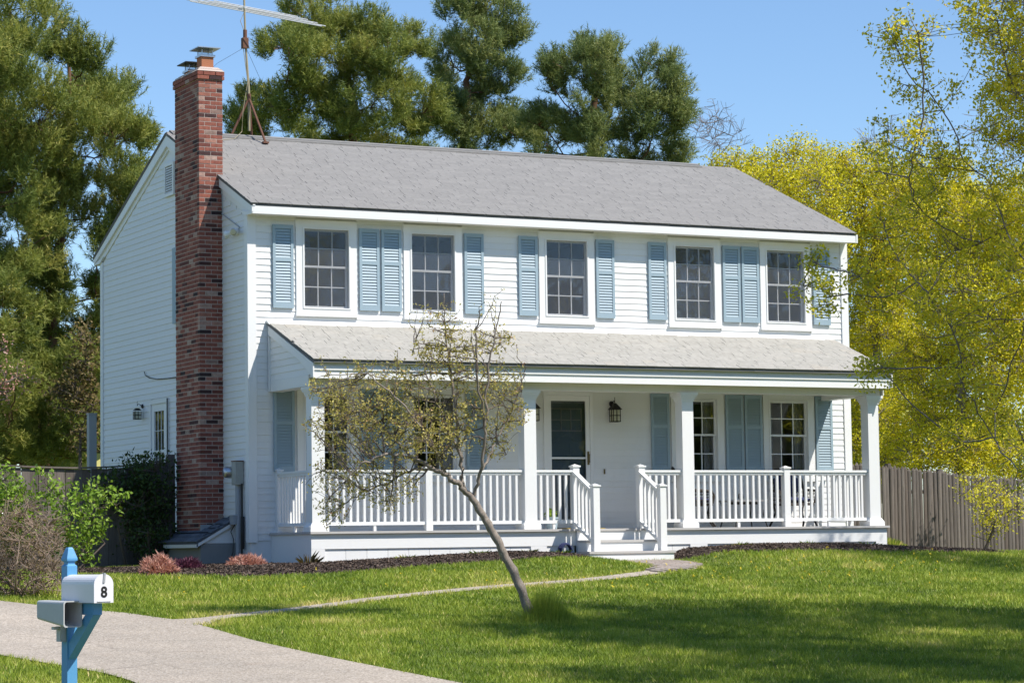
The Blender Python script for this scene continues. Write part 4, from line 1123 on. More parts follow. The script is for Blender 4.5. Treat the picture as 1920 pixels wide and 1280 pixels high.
place('brace', MB().prism([(h + .0006, zz_(-.42)), (h + .0006, zz_(-.29)), (.30, zz_(-.069)), (.425, zz_(-.069))], 'y', -.036, .036).mesh('brace', 'bluepost'), pst)
mb = thing('mailbox', 'white arched metal mailbox numbered 8 on the blue post', 'mailbox', (MP[0], MP[1], .0255), None, MR, False)
def arch(w_, hh, n=12):
    r_ = w_
    return [(-w_, 0), (w_, 0)] + [(w_ * math.cos(math.pi * q / n), hh - r_ * .92 + r_ * .92 * math.sin(math.pi * q / n)) for q in range(n + 1)]
body = MB().prism(arch(.083, .219), 'x', .02, .505).mesh('body', 'mailbox'); place('body', body, mb)
place('door', MB().prism(arch(.0865, .223), 'x', .5055, .522).mesh('door', 'mailbox'), mb)
place('latch', MB().prism([(-.010, .155), (.008, .155), (.014, .225), (-.002, .225)], 'x', .5225, .530).box(.50, .53, -.002, .014, .2255, .231).mesh('latch', 'pvc'), mb)
place('hinge', MB().tube([(.525, -.06, .012), (.525, .06, .012)], .004, 6).mesh('hinge', 'galv'), mb)
fc = bpy.data.curves.new('house_number', 'FONT'); fc.body = '8'; fc.size = .115; fc.align_x = 'CENTER'; fc.extrude = .001; fc.offset = .0035
ft = bpy.data.objects.new('tmp_text', fc); COL.objects.link(ft)
dg = bpy.context.evaluated_depsgraph_get(); me = bpy.data.meshes.new_from_object(ft.evaluated_get(dg)); bpy.data.objects.remove(ft)
me.name = 'house_number'; me.materials.clear(); me.materials.append(M['black'])
num = place('house_number', me, mb, (.5235, .002, .045), (math.pi / 2, 0, math.pi / 2)); num['label'] = 'black number 8 on the mailbox door'
nt = thing('newspaper_tube', 'grey plastic newspaper holder hanging on the left of the blue post', 'newspaper box', (MP[0], MP[1], -.06), None, MR, False)
def rrect(cy, cz, wy, wz, r_=.022, n=4):
    out = []
    for sy, sz, a0 in ((1, -1, -90), (1, 1, 0), (-1, 1, 90), (-1, -1, 180)):
        for q in range(n + 1):
            a = math.radians(a0 + 90 * q / n); out.append((cy + sy * (wy - r_) + r_ * math.cos(a), cz + sz * (wz - r_) + r_ * math.sin(a)))
    return out
def shell(stations, name, mat, par, closed_back=True):
    rings = [[(x_, *p) for p in rrect(cy, cz, wy, wz)] for x_, cy, cz, wy, wz in stations]
    n = len(rings[0]); v_ = [p for r_ in rings for p in r_]
    f_ = [(i * n + q, i * n + (q + 1) % n, (i + 1) * n + (q + 1) % n, (i + 1) * n + q) for i in range(len(rings) - 1) for q in range(n)]
    if closed_back: f_.append(tuple(range(n)))
    f_.append(tuple(range((len(rings) - 1) * n, len(rings) * n)))
    place(name, MB().add(v_, f_).mesh(name, mat), par)
yc = -.135
shell([(-.15, yc, .03, .070, .075), (.27, yc, .0, .080, .100), (.275, yc, .0, .083, .103), (.285, yc, .0, .083, .103), (.285, yc, .0, .073, .093), (.26, yc, .0, .072, .092), (-.13, yc, .03, .064, .068)], 'tube_body', 'plastic', nt)
place('bracket', MB().box(-.03, .03, -.10, -.046, -.22, -.10).box(-.02, .02, -.15, -.05, -.125, -.102).mesh('bracket', 'plastic'), nt)

# ------------------------------------------------------------------ porch furniture
def chair(label, loc, rz, rock=False):
    """open metal and wicker armchair; local front is -y"""
    o = thing('porch_chair', label, 'chair', loc, 'dark wicker chairs on the porch', rz, False)
    seat = MB().box(-.27, .27, -.26, .24, .36, .40); place('seat', seat.mesh('seat', 'wicker'), o)
    bk = MB()
    n = 9
    pts = [(-.28, .22, .40), (-.30, .27, .62), (-.28, .34, .86), (-.18, .37, .97), (0, .38, 1.0), (.18, .37, .97), (.28, .34, .86), (.30, .27, .62), (.28, .22, .40)]
    bk.tube(pts, .022, 8)
    b_ = place('backrest', bk.mesh('backrest', 'wicker'), o)
    wv = MB()
    for q in range(9):
        x_ = -.24 + q * .06; wv.tube([(x_, .235, .40), (x_, .28, .62), (x_ * .95, .35, .90 + .05 * (1 - abs(x_) / .24))], .006, 4)
    for q in range(7):
        z_ = .46 + q * .07; y_ = .24 + (z_ - .4) * .22; wv.tube([(-.28, y_, z_), (.28, y_, z_)], .006, 4)
    place('weave', wv.mesh('weave', 'wicker'), b_)
    for s_ in (-1, 1):
        place('arm', MB().tube([(s_ * .30, .26, .62), (s_ * .33, .0, .62), (s_ * .33, -.24, .60), (s_ * .31, -.28, .52), (s_ * .29, -.25, .40)], .022, 8).mesh('arm', 'wicker'), o)
        pan = MB()
        for q in range(7): pan.tube([(s_ * .325, -.2 + q * .065, .61), (s_ * .30, -.2 + q * .065, .39)], .005, 4)
        for q in range(3): pan.tube([(s_ * .315, -.24, .45 + q * .05), (s_ * .315, .24, .45 + q * .05)], .005, 4)
        place('side_panel', pan.mesh('side_panel', 'wicker'), o)
        place('leg', MB().tube([(s_ * .27, -.24, .38), (s_ * .24, -.20, .25), (s_ * .29, -.25, .08), (s_ * .30, -.30, .02)], .018, 8).mesh('leg', 'black'), o)
        place('leg', MB().tube([(s_ * .27, .22, .38), (s_ * .24, .20, .25), (s_ * .29, .27, .08), (s_ * .30, .33, .02)], .018, 8).mesh('leg', 'black'), o)
    def cushion(name, x0, x1, y0, y1, z0, z1, tilt):
        m_ = MB(); nx = 6; V_ = []; F_ = []
        import bmesh
        bm = bmesh.new(); bmesh.ops.create_cube(bm, size=1); bmesh.ops.bevel(bm, geom=bm.edges[:], offset=.22, segments=3, affect='EDGES')
        mm = bpy.data.meshes.new(name); bm.to_mesh(mm); bm.free(); mm.shade_smooth(); mm.materials.append(M['navy'])
        c_ = place(name, mm, o, ((x0 + x1) / 2, (y0 + y1) / 2, (z0 + z1) / 2), (tilt, 0, 0), (x1 - x0, y1 - y0, z1 - z0))
    cushion('seat_cushion', -.26, .26, -.25, .21, .40, .50, 0)
    cushion('back_cushion', -.23, .23, .20, .31, .50, .92, -.24)
    return o
chair('dark wicker porch chair turned sideways beside the third column', (7.62, -.62, DZ), math.radians(62))
chair('dark wicker porch chair with navy cushions at the sunny right end of the porch', (9.52, -.62, DZ), math.radians(-12))
tb = thing('side_table', 'low dark metal table with a grey top between the porch chairs', 'table', (8.55, -.6, DZ))
MB().box(8.22, 8.88, -.86, -.34, DZ + .43, DZ + .455).build('table_top', 'tabletop', tb)
for sx in (-1, 1):
    for sy in (-1, 1): MB().tube([(8.55 + sx * .30, -.6 + sy * .23, DZ + .43), (8.55 + sx * .26, -.6 + sy * .2, DZ + .22), (8.55 + sx * .31, -.6 + sy * .24, DZ + .0)], .012, 8).build('leg', 'black', tb)
MB().box(8.26, 8.84, -.612, -.60, DZ + .385, DZ + .425).build('apron', 'black', tb)
MB().lathe([(.03, DZ + .456), (.045, DZ + .50), (.04, DZ + .55), (.02, DZ + .58)], 8.5, -.6, 12).build('candle_holder', 'black', tb)
dmt = thing('doormat', 'ochre doormat lying before the front door', 'doormat', (5.57, -.35, DZ))
MB().box(5.22, 5.92, -.58, -.14, DZ + .001, DZ + .022).build('mat', 'mat_yellow', dmt)
pl = thing('planter', 'small teal grey planter with green leaves left of the front door', 'planter', (4.98, -.5, DZ))
MB().lathe([(.08, DZ + .001), (.11, DZ + .17), (.12, DZ + .175), (.12, DZ + .20), (.10, DZ + .20)], 4.98, -.5, 16).build('pot', 'shutter', pl)
C_ = np.array([4.98, -.5, DZ + .26]) + in_ball(140, RNG) * [.13, .13, .09]
V_, F_, T_ = leaf_quads(C_, .06, .03, RNG, 0, .3); place('leaves', np_mesh('leaves', V_, F_, 'shrubleaf', T_), pl)
gs = thing('hose_coil', 'small coiled dark blue hose lying in the mulch left of the steps', 'hose', (4.5, -1.85, gz(4.5, -1.85)))
for k in range(4):
    r_ = .10 - .012 * (k % 2); zc = gz(4.5, -1.85) + .14
    MB().tube([(4.5 + r_ * math.cos(a * math.pi / 10), -1.80 - .03 * k, zc + r_ * math.sin(a * math.pi / 10)) for a in range(21)], .014, 6).build('loop', 'navy', gs)

# ------------------------------------------------------------------ trees
TREE = {
 'pine_a': ([(-0.71, 14.19, 0.43), (-0.71, 14.01, 2.46), (-0.68, 13.76, 5.13), (-0.46, 13.4, 7.8), (-0.22, 13.09, 9.93), (-0.08, 12.89, 11.32)], [(-0.38, 12.27, 10.99, 0.97), (-0.76, 12.04, 9.82, 1.18), (0.41, 12.58, 9.17, 0.91), (0.28, 13.43, 8.0, 1.13), (-0.3, 14.38, 8.76, 1.29), (0.28, 13.23, 6.72, 0.86), (-0.74, 13.13, 6.19, 1.18), (-0.24, 12.74, 5.12, 0.75), (0.03, 14.24, 4.16, 0.75), (-0.23, 14.72, 10.26, 1.07), (0.15, 13.78, 3.19, 0.64), (-0.1, 12.33, 3.83, 0.54)]),
 'pine_b': ([(1.44, 15.35, 0.4), (1.37, 15.2, 2.51), (1.31, 15.08, 4.14), (1.47, 14.82, 6.17), (1.55, 14.68, 7.18), (1.65, 14.46, 9.16), (1.59, 14.35, 10.72)], [(1.16, 13.57, 11.0, 0.53), (2.48, 15.56, 10.1, 0.78), (2.41, 14.21, 9.82, 0.65), (2.01, 12.54, 8.98, 0.53), (2.77, 13.87, 8.37, 0.47), (1.48, 13.41, 8.72, 0.87), (1.01, 14.22, 8.28, 0.76), (2.33, 13.75, 7.65, 0.61), (1.34, 14.04, 7.5, 0.65), (1.23, 15.41, 7.18, 0.65), (2.81, 13.97, 7.26, 0.4), (0.59, 14.71, 5.74, 0.76), (1.46, 15.32, 5.18, 0.56), (2.44, 15.29, 4.72, 0.4), (1.31, 13.49, 3.39, 0.65), (0.99, 15.07, 3.18, 0.78), (1.3, 14.23, 2.62, 0.61), (0.56, 15.31, 3.97, 0.78), (1.72, 13.71, 2.5, 0.45), (0.62, 15.59, 2.63, 0.56), (1.48, 14.76, 6.34, 0.4), (2.14, 14.18, 5.94, 0.38), (1.28, 13.89, 5.72, 0.47), (0.86, 14.71, 6.4, 0.53), (2.0, 13.39, 6.77, 0.31), (2.51, 12.77, 7.81, 0.27), (3.05, 13.97, 9.14, 0.25), (1.65, 13.2, 10.6, 0.33), (1.24, 16.24, 4.85, 0.67), (2.38, 15.16, 5.27, 0.47), (1.42, 12.99, 4.27, 0.47), (2.31, 14.9, 3.5, 0.45), (1.21, 14.0, 4.39, 0.56)]),
 'pine_c': ([(10.36, 19.76, 0.81), (10.21, 19.27, 7.18), (10.07, 19.03, 10.62), (9.93, 18.98, 12.02), (9.7, 19.02, 12.79)], [(9.23, 19.26, 13.25, 0.92), (8.56, 19.67, 12.62, 0.58), (8.03, 17.95, 11.91, 0.77), (10.27, 18.5, 12.72, 0.64), (9.71, 18.82, 12.15, 0.92), (11.65, 19.0, 12.83, 0.54), (10.41, 17.55, 11.88, 0.83), (11.85, 18.83, 11.11, 0.61), (10.07, 17.89, 11.0, 0.96), (9.25, 19.08, 11.01, 0.9), (8.12, 19.13, 11.09, 0.77), (8.4, 21.29, 11.36, 0.41), (7.8, 20.76, 10.72, 0.36), (9.88, 21.61, 10.32, 0.77), (10.35, 19.58, 10.17, 0.77), (11.62, 19.12, 10.28, 0.74), (8.26, 20.82, 10.53, 0.51)]),
 'pine_d': ([(14.36, 22.23, 0.79), (14.19, 21.58, 8.93), (14.18, 21.38, 11.24), (14.29, 21.19, 12.73), (14.44, 21.06, 13.41)], [(14.01, 20.6, 14.09, 0.71), (14.84, 20.72, 14.01, 0.61), (14.45, 22.44, 13.08, 0.71), (14.46, 20.68, 13.0, 0.79), (15.3, 20.8, 13.46, 0.38), (14.3, 21.21, 12.19, 0.84), (15.4, 21.27, 12.38, 0.48), (13.63, 21.28, 11.45, 0.65), (14.75, 20.93, 11.3, 0.79), (15.58, 20.9, 11.42, 0.57), (14.26, 21.48, 10.9, 0.75), (15.44, 19.89, 10.94, 0.38)]),
 'pine_e': ([(15.8, 18.12, 0.73), (15.67, 17.48, 8.5), (15.67, 17.32, 10.31), (15.68, 17.2, 11.61), (15.73, 17.08, 12.64)], [(16.0, 17.76, 12.58, 0.42), (14.6, 16.55, 12.01, 0.55), (15.33, 16.28, 11.87, 0.71), (14.26, 16.77, 11.69, 0.31), (16.82, 17.47, 11.79, 0.58), (16.96, 16.18, 12.1, 0.47), (16.95, 15.69, 11.43, 0.49), (14.91, 16.63, 10.97, 0.75), (16.29, 17.33, 10.95, 0.81), (16.57, 15.88, 10.68, 0.75), (17.15, 15.38, 10.77, 0.42), (15.1, 18.17, 10.26, 0.62), (15.38, 16.43, 9.99, 0.65), (16.62, 16.58, 9.91, 0.65), (17.52, 16.4, 9.96, 0.42), (14.36, 17.55, 10.79, 0.42)]),
 'yel_a': ([(16.58, 10.99, 0.29), (16.49, 10.69, 4.16), (16.49, 10.48, 6.5), (16.61, 10.29, 7.9)], [(15.53, 10.73, 8.62, 0.47), (16.73, 11.67, 8.71, 0.53), (16.52, 9.69, 8.7, 0.59), (15.73, 9.33, 7.97, 0.65), (16.2, 8.45, 7.84, 0.71), (16.64, 10.12, 7.08, 0.71), (17.26, 9.65, 6.95, 0.65)]),
 'yel_b': ([(20.32, 12.47, 0.25), (20.25, 12.25, 3.09), (20.25, 12.03, 5.55), (20.14, 11.88, 7.77)], [(19.29, 12.5, 9.05, 0.57), (19.62, 11.52, 8.99, 0.64), (19.36, 11.72, 8.03, 0.82), (20.08, 11.08, 8.08, 0.82), (19.7, 11.6, 6.91, 0.84), (20.85, 11.81, 6.59, 0.89), (19.96, 11.75, 5.55, 0.74), (19.96, 12.42, 4.08, 0.5), (21.73, 13.45, 5.05, 0.94), (20.46, 12.64, 3.58, 0.59), (20.08, 10.55, 3.2, 0.68), (20.72, 13.79, 4.94, 0.5), (20.1, 12.73, 2.84, 0.56), (20.11, 11.33, 2.34, 0.5)]),
 'yel_c': ([(19.64, 8.31, 0.23), (19.58, 8.12, 2.65), (19.59, 7.94, 4.61), (19.49, 7.82, 6.56)], [(18.89, 8.99, 8.25, 0.58), (19.2, 7.84, 8.18, 0.69), (18.68, 7.49, 7.15, 0.87), (19.55, 7.02, 7.25, 0.87), (18.8, 7.13, 5.76, 0.97), (20.35, 7.48, 5.98, 1.02), (19.57, 9.17, 4.38, 0.88), (20.01, 7.38, 4.37, 0.97), (19.5, 8.59, 3.17, 0.67), (21.25, 9.34, 3.04, 0.69), (20.0, 6.11, 7.47, 0.76), (21.19, 7.38, 4.93, 1.04), (18.63, 8.3, 2.32, 0.55), (18.9, 7.31, 2.31, 0.58), (19.54, 7.03, 2.24, 0.58), (20.66, 7.59, 2.23, 0.64)]),
 'yel_d': ([(23.58, 15.31, 0.22), (23.51, 15.07, 3.25), (23.52, 14.89, 5.22), (23.42, 14.79, 6.93)], [(22.61, 15.47, 8.26, 1.06), (23.43, 14.17, 8.51, 1.06), (24.82, 14.0, 8.23, 1.06), (26.13, 13.95, 8.08, 1.06), (22.72, 15.46, 6.42, 1.19), (24.22, 15.22, 6.27, 1.25), (25.37, 14.26, 6.38, 1.25), (22.71, 15.8, 4.58, 1.06), (24.38, 16.17, 4.3, 1.19), (25.24, 14.66, 4.28, 1.25), (25.99, 13.79, 4.66, 1.06), (22.95, 16.01, 3.13, 0.79), (23.42, 14.33, 2.85, 0.79), (24.69, 14.21, 2.77, 0.79), (26.1, 14.5, 2.82, 0.79)]),
 'bare_a': ([(20.09, 19.3, 0.7), (19.96, 18.88, 6.13), (19.86, 18.69, 8.84), (19.87, 18.57, 10.2)], [(19.81, 18.93, 11.22, 0.52), (20.45, 19.21, 11.35, 0.61), (20.34, 18.28, 10.8, 0.52), (19.4, 17.78, 10.61, 0.54)]),
 'bare_b': ([(24.28, 17.17, 0.63), (24.15, 16.75, 6.06), (24.08, 16.54, 8.77), (24.0, 16.48, 9.86)], [(24.08, 17.67, 10.75, 0.52), (24.33, 16.96, 10.88, 0.57), (24.23, 15.57, 10.73, 0.54), (27.08, 15.76, 10.7, 0.82), (26.1, 15.33, 10.91, 0.68)]),
 'pink': ([(-2.72, 6.21, 0.42), (-2.76, 6.07, 2.14), (-2.7, 5.97, 2.95)], [(-2.64, 5.05, 3.8, 0.31), (-2.31, 5.55, 3.31, 0.29), (-2.46, 5.62, 2.95, 0.31), (-1.84, 6.19, 3.48, 0.16), (-2.85, 5.64, 3.49, 0.54)]),
 'russet': ([(0.82, 11.16, 0.39), (0.78, 11.01, 2.34), (0.78, 10.96, 2.86)], [(0.77, 10.72, 3.99, 0.37), (0.93, 10.69, 3.27, 0.31), (0.48, 10.84, 3.48, 0.41), (0.72, 10.33, 4.5, 0.25), (0.96, 11.01, 2.65, 0.36)]),
 'shrub_a': ([(-3.45, 0.52, 0.21), (-3.46, 0.49, 0.56)], [(-3.39, 0.7, 1.16, 0.24), (-3.63, 0.69, 1.28, 0.27), (-3.86, 0.4, 0.93, 0.29), (-3.49, 0.16, 0.84, 0.24), (-3.52, 0.54, 0.72, 0.27), (-3.76, 0.36, 1.52, 0.18)]),
 'shrub_b': ([(-2.83, -0.14, 0.19), (-2.86, -0.16, 0.55)], [(-3.09, -0.28, 1.26, 0.19), (-3.06, -0.56, 0.99, 0.25), (-2.49, 0.18, 0.83, 0.24), (-2.87, 0.09, 0.71, 0.27), (-3.33, -0.27, 1.46, 0.12), (-2.46, -0.18, 1.35, 0.13), (-2.25, -0.15, 1.17, 0.11), (-2.81, -0.89, 0.98, 0.16), (-2.71, -0.45, 1.26, 0.17), (-2.82, -0.28, 0.51, 0.24)]),
 'shrub_c': ([(-1.01, 2.43, 0.16), (-1.03, 2.38, 0.72)], [(-1.03, 2.45, 1.66, 0.32), (-0.79, 2.15, 1.7, 0.31), (-1.37, 2.45, 1.41, 0.31), (-0.97, 2.3, 1.23, 0.43), (-0.49, 2.48, 1.23, 0.26), (-1.02, 2.86, 0.85, 0.38), (-0.85, 2.17, 0.72, 0.36), (-0.76, 2.07, 0.37, 0.21), (-1.08, 3.04, 0.47, 0.3)]),
 'brush': ([(-5.68, -6.87, -0.23), (-5.68, -6.9, 0.09)], [(-6.0, -7.18, 0.76, 0.26), (-5.72, -7.15, 0.63, 0.28), (-5.4, -7.06, 0.43, 0.24), (-5.67, -6.73, 0.28, 0.37), (-5.34, -6.67, 0.15, 0.32), (-5.79, -6.67, -0.07, 0.32), (-5.43, -7.37, 0.14, 0.22), (-6.01, -6.56, 0.41, 0.38), (-5.61, -6.91, 0.88, 0.22), (-5.15, -6.49, 0.69, 0.22), (-5.62, -6.9, -0.26, 0.18), (-5.63, -7.4, -0.39, 0.13), (-5.44, -7.38, -0.51, 0.06)]),
 'sapling': ([(16.07, 2.82, 0.12), (16.08, 2.78, 0.55), (16.02, 2.77, 0.96)], [(16.2, 3.11, 1.57, 0.31), (16.12, 2.51, 1.26, 0.36), (15.64, 2.24, 1.11, 0.29), (16.21, 2.48, 0.9, 0.29), (16.12, 2.74, 0.7, 0.26), (15.95, 3.18, 1.32, 0.18), (16.42, 2.21, 1.05, 0.27)]),
 'maple_l': ([(3.75, -17.27, -0.84)], [(0.98, -15.82, 5.41, 0.27), (1.32, -15.84, 5.03, 0.31), (1.2, -17.16, 5.5, 0.38), (1.64, -16.87, 4.86, 0.38), (1.4, -14.97, 4.61, 0.26), (1.86, -15.23, 4.44, 0.33), (1.94, -16.02, 4.06, 0.33), (1.04, -16.0, 3.8, 0.28), (1.77, -15.62, 3.42, 0.33), (0.51, -16.14, 3.59, 0.19), (0.52, -16.04, 2.85, 0.21), (0.58, -16.75, 2.84, 0.28), (1.52, -16.44, 2.62, 0.34), (0.33, -15.95, 3.06, 0.13), (1.15, -13.82, 3.23, 0.11), (-0.01, -15.85, 2.85, 0.09), (0.49, -14.83, 3.34, 0.06), (1.2, -15.05, 2.2, 0.21), (1.23, -16.4, 1.98, 0.3), (2.2, -15.66, 1.76, 0.32), (0.81, -17.91, 1.28, 0.27), (0.56, -15.82, 2.15, 0.1), (1.0, -15.67, 5.62, 0.14), (-0.3, -17.89, 5.14, 0.14), (1.37, -17.26, 1.01, 0.21), (1.79, -15.52, 1.44, 0.21), (1.75, -16.84, 3.15, 0.38), (0.32, -16.96, 4.23, 0.21), (0.35, -16.31, 4.08, 0.16), (0.94, -16.62, 2.52, 0.27), (1.32, -15.83, 4.23, 0.27), (1.81, -16.26, 3.52, 0.32), (0.64, -16.29, 3.16, 0.24)]),
 'crab_limbs': {'trunk': [(-0.97, -11.29, -0.43), (-1.08, -11.26, -0.15), (-1.21, -11.22, 0.16), (-1.35, -11.17, 0.45), (-1.49, -11.13, 0.72), (-1.65, -11.07, 0.99)], 'left': [(-1.65, -11.07, 0.99), (-1.83, -11.1, 1.14), (-2.08, -11.1, 1.29), (-2.35, -10.98, 1.44), (-2.66, -10.94, 1.48), (-2.91, -10.91, 1.37), (-3.06, -10.81, 1.18)], 'left2': [(-2.08, -11.1, 1.29), (-2.15, -10.62, 1.31), (-2.31, -10.3, 1.17), (-2.53, -10.06, 1.08), (-2.71, -9.84, 0.9)], 'up1': [(-1.72, -11.04, 1.08), (-1.73, -10.96, 1.48), (-1.82, -11.06, 1.9), (-1.88, -11.07, 2.38), (-1.9, -10.99, 2.87), (-1.93, -11.02, 3.29)], 'up2': [(-1.73, -10.96, 1.48), (-1.78, -10.63, 1.92), (-1.87, -10.41, 2.42), (-1.99, -10.38, 2.79)], 'up3': [(-1.91, -10.96, 1.27), (-2.33, -11.24, 1.76), (-2.69, -11.31, 2.11), (-2.96, -11.2, 2.35)], 'r1': [(-1.61, -11.09, 1.0), (-1.58, -11.25, 1.35), (-1.62, -11.38, 1.76), (-1.6, -11.44, 2.36), (-1.53, -11.52, 2.83), (-1.48, -11.57, 3.16)], 'r2': [(-1.54, -11.15, 1.29), (-1.32, -11.07, 1.6), (-1.15, -11.07, 1.9), (-0.99, -11.19, 2.38)], 'r3': [(-1.62, -11.38, 1.76), (-1.84, -11.66, 2.34), (-1.87, -11.68, 2.81), (-1.8, -11.74, 3.05)], 'far': [(-2.35, -10.98, 1.44), (-2.46, -10.5, 1.8), (-2.71, -10.17, 2.05), (-2.93, -10.08, 2.3)]},
 'crab': ([(-0.98, -11.28, -0.46)], [(-3.06, -10.66, 1.97, 0.27), (-2.66, -10.66, 2.03, 0.36), (-2.1, -10.49, 2.02, 0.36), (-2.49, -10.58, 1.61, 0.36), (-2.82, -10.3, 1.55, 0.33), (-3.08, -10.4, 1.19, 0.24), (-2.34, -11.21, 1.66, 0.3), (-2.04, -11.16, 1.6, 0.27), (-2.96, -10.16, 0.83, 0.17), (-2.67, -10.52, 1.13, 0.21), (-2.43, -10.98, 1.12, 0.18), (-3.36, -10.85, 2.22, 0.15), (-1.96, -11.05, 2.98, 0.19), (-2.01, -11.13, 2.5, 0.27), (-2.18, -11.06, 2.62, 0.18), (-1.75, -11.29, 2.73, 0.21), (-1.4, -11.26, 2.73, 0.18), (-1.33, -11.25, 2.25, 0.24), (-1.51, -10.93, 2.25, 0.27), (-1.13, -11.1, 1.89, 0.18), (-1.23, -10.89, 1.59, 0.18), (-2.34, -10.57, 2.39, 0.21), (-2.81, -10.71, 2.39, 0.15), (-1.74, -11.12, 1.89, 0.27), (-2.4, -10.51, 0.95, 0.13), (-3.23, -10.44, 1.8, 0.15), (-2.9, -10.35, 2.21, 0.18)]),
}

def bark_part(root, lines, mat, name='trunk', sides=4):
    V, F = tubes_np(lines, sides); o = place(name, np_mesh(name, V, F, mat, smooth=True), root)
    if name != 'trunk': o['kind'] = 'stuff'
    return o

def pine(key, label, seed, mat='needle', H_extra=0, pads=1.0, r0=.17):
    tr, lobes = TREE[key]; rng = np.random.default_rng(seed)
    base = np.array(tr[0]); base[2] = gz(base[0], base[1]) - .1
    pts = np.array([base] + [list(t) for t in tr[1:]])
    root = thing('pine_tree', label, 'tree', tuple(base), 'tall pines around the house')
    rad = np.linspace(r0, .035, len(pts))
    P, R_ = densify(pts, rad, 6); P[1:-1] += rng.normal(size=(len(P) - 2, 3)) * .04
    bark_part(root, [(P, R_)], 'pine_bark')
    low = min(l[2] - l[3] for l in lobes) - .6
    keep = P[:, 2] > low - 1.0
    nodes, nr = P[keep], R_[keep]
    # limbs to the lobes
    L = np.array(lobes); C = L[:, :3]; LR = L[:, 3]
    order = np.argsort(np.linalg.norm(C[:, None] - nodes[None], axis=2).min(1))
    lines, nn, rr = attach(C[order] - np.array([0, 0, .2]), nodes, nr, rng, .018, droop=.10, zpen=1.6, seg=8, wob=.11, thick=.010, grow=True)
    nodes2 = np.concatenate([nodes, nn]); nr2 = np.concatenate([nr, rr])
    # foliage pads on every lobe
    pc = []; pr_ = []
    for c, r in zip(C, LR):
        n = int(pads * (4 + 9 * r * r))
        o = in_ball(n, rng, .35) * r * np.array([1.0, 1.15, .9]); pc.append(c + o); pr_.append(rng.uniform(.26, .48, n) * (0.7 + .3 * min(1, r)))
    pc = np.concatenate(pc); pr_ = np.concatenate(pr_)
    l2, n3, r3 = attach(pc, nodes2, nr2, rng, .008, droop=.06, zpen=1.0, seg=5, wob=.10, thick=.007)
    tips = []; axis = []; tint = []
    ctr = C.mean(0)
    for c, r in zip(pc, pr_):
        n = int(12 + 34 * r * r / .16)
        d = unit(rng.normal(size=(n, 3)) + [0, 0, .35])
        p = c + d * r * (rng.random((n, 1)) ** .4) * [1, 1, .75]
        out = unit(c - ctr) * .35
        tips.append(p); axis.append(d * .8 + [0, 0, .75] + out); tint.append(np.clip(rng.normal(.33, .13) + rng.normal(0, .07, n), 0, .65))
    tips = np.concatenate(tips); axis = np.concatenate(axis); tint = np.concatenate(tint)
    bark_part(root, lines + l2, 'pine_bark', 'limbs', 3)
    V, F, T = needle_tris(tips, axis, 22, .12, .0165, rng, .85, tint, .30)
    place('crown', np_mesh('crown', V, F, mat, T), root)
    return root

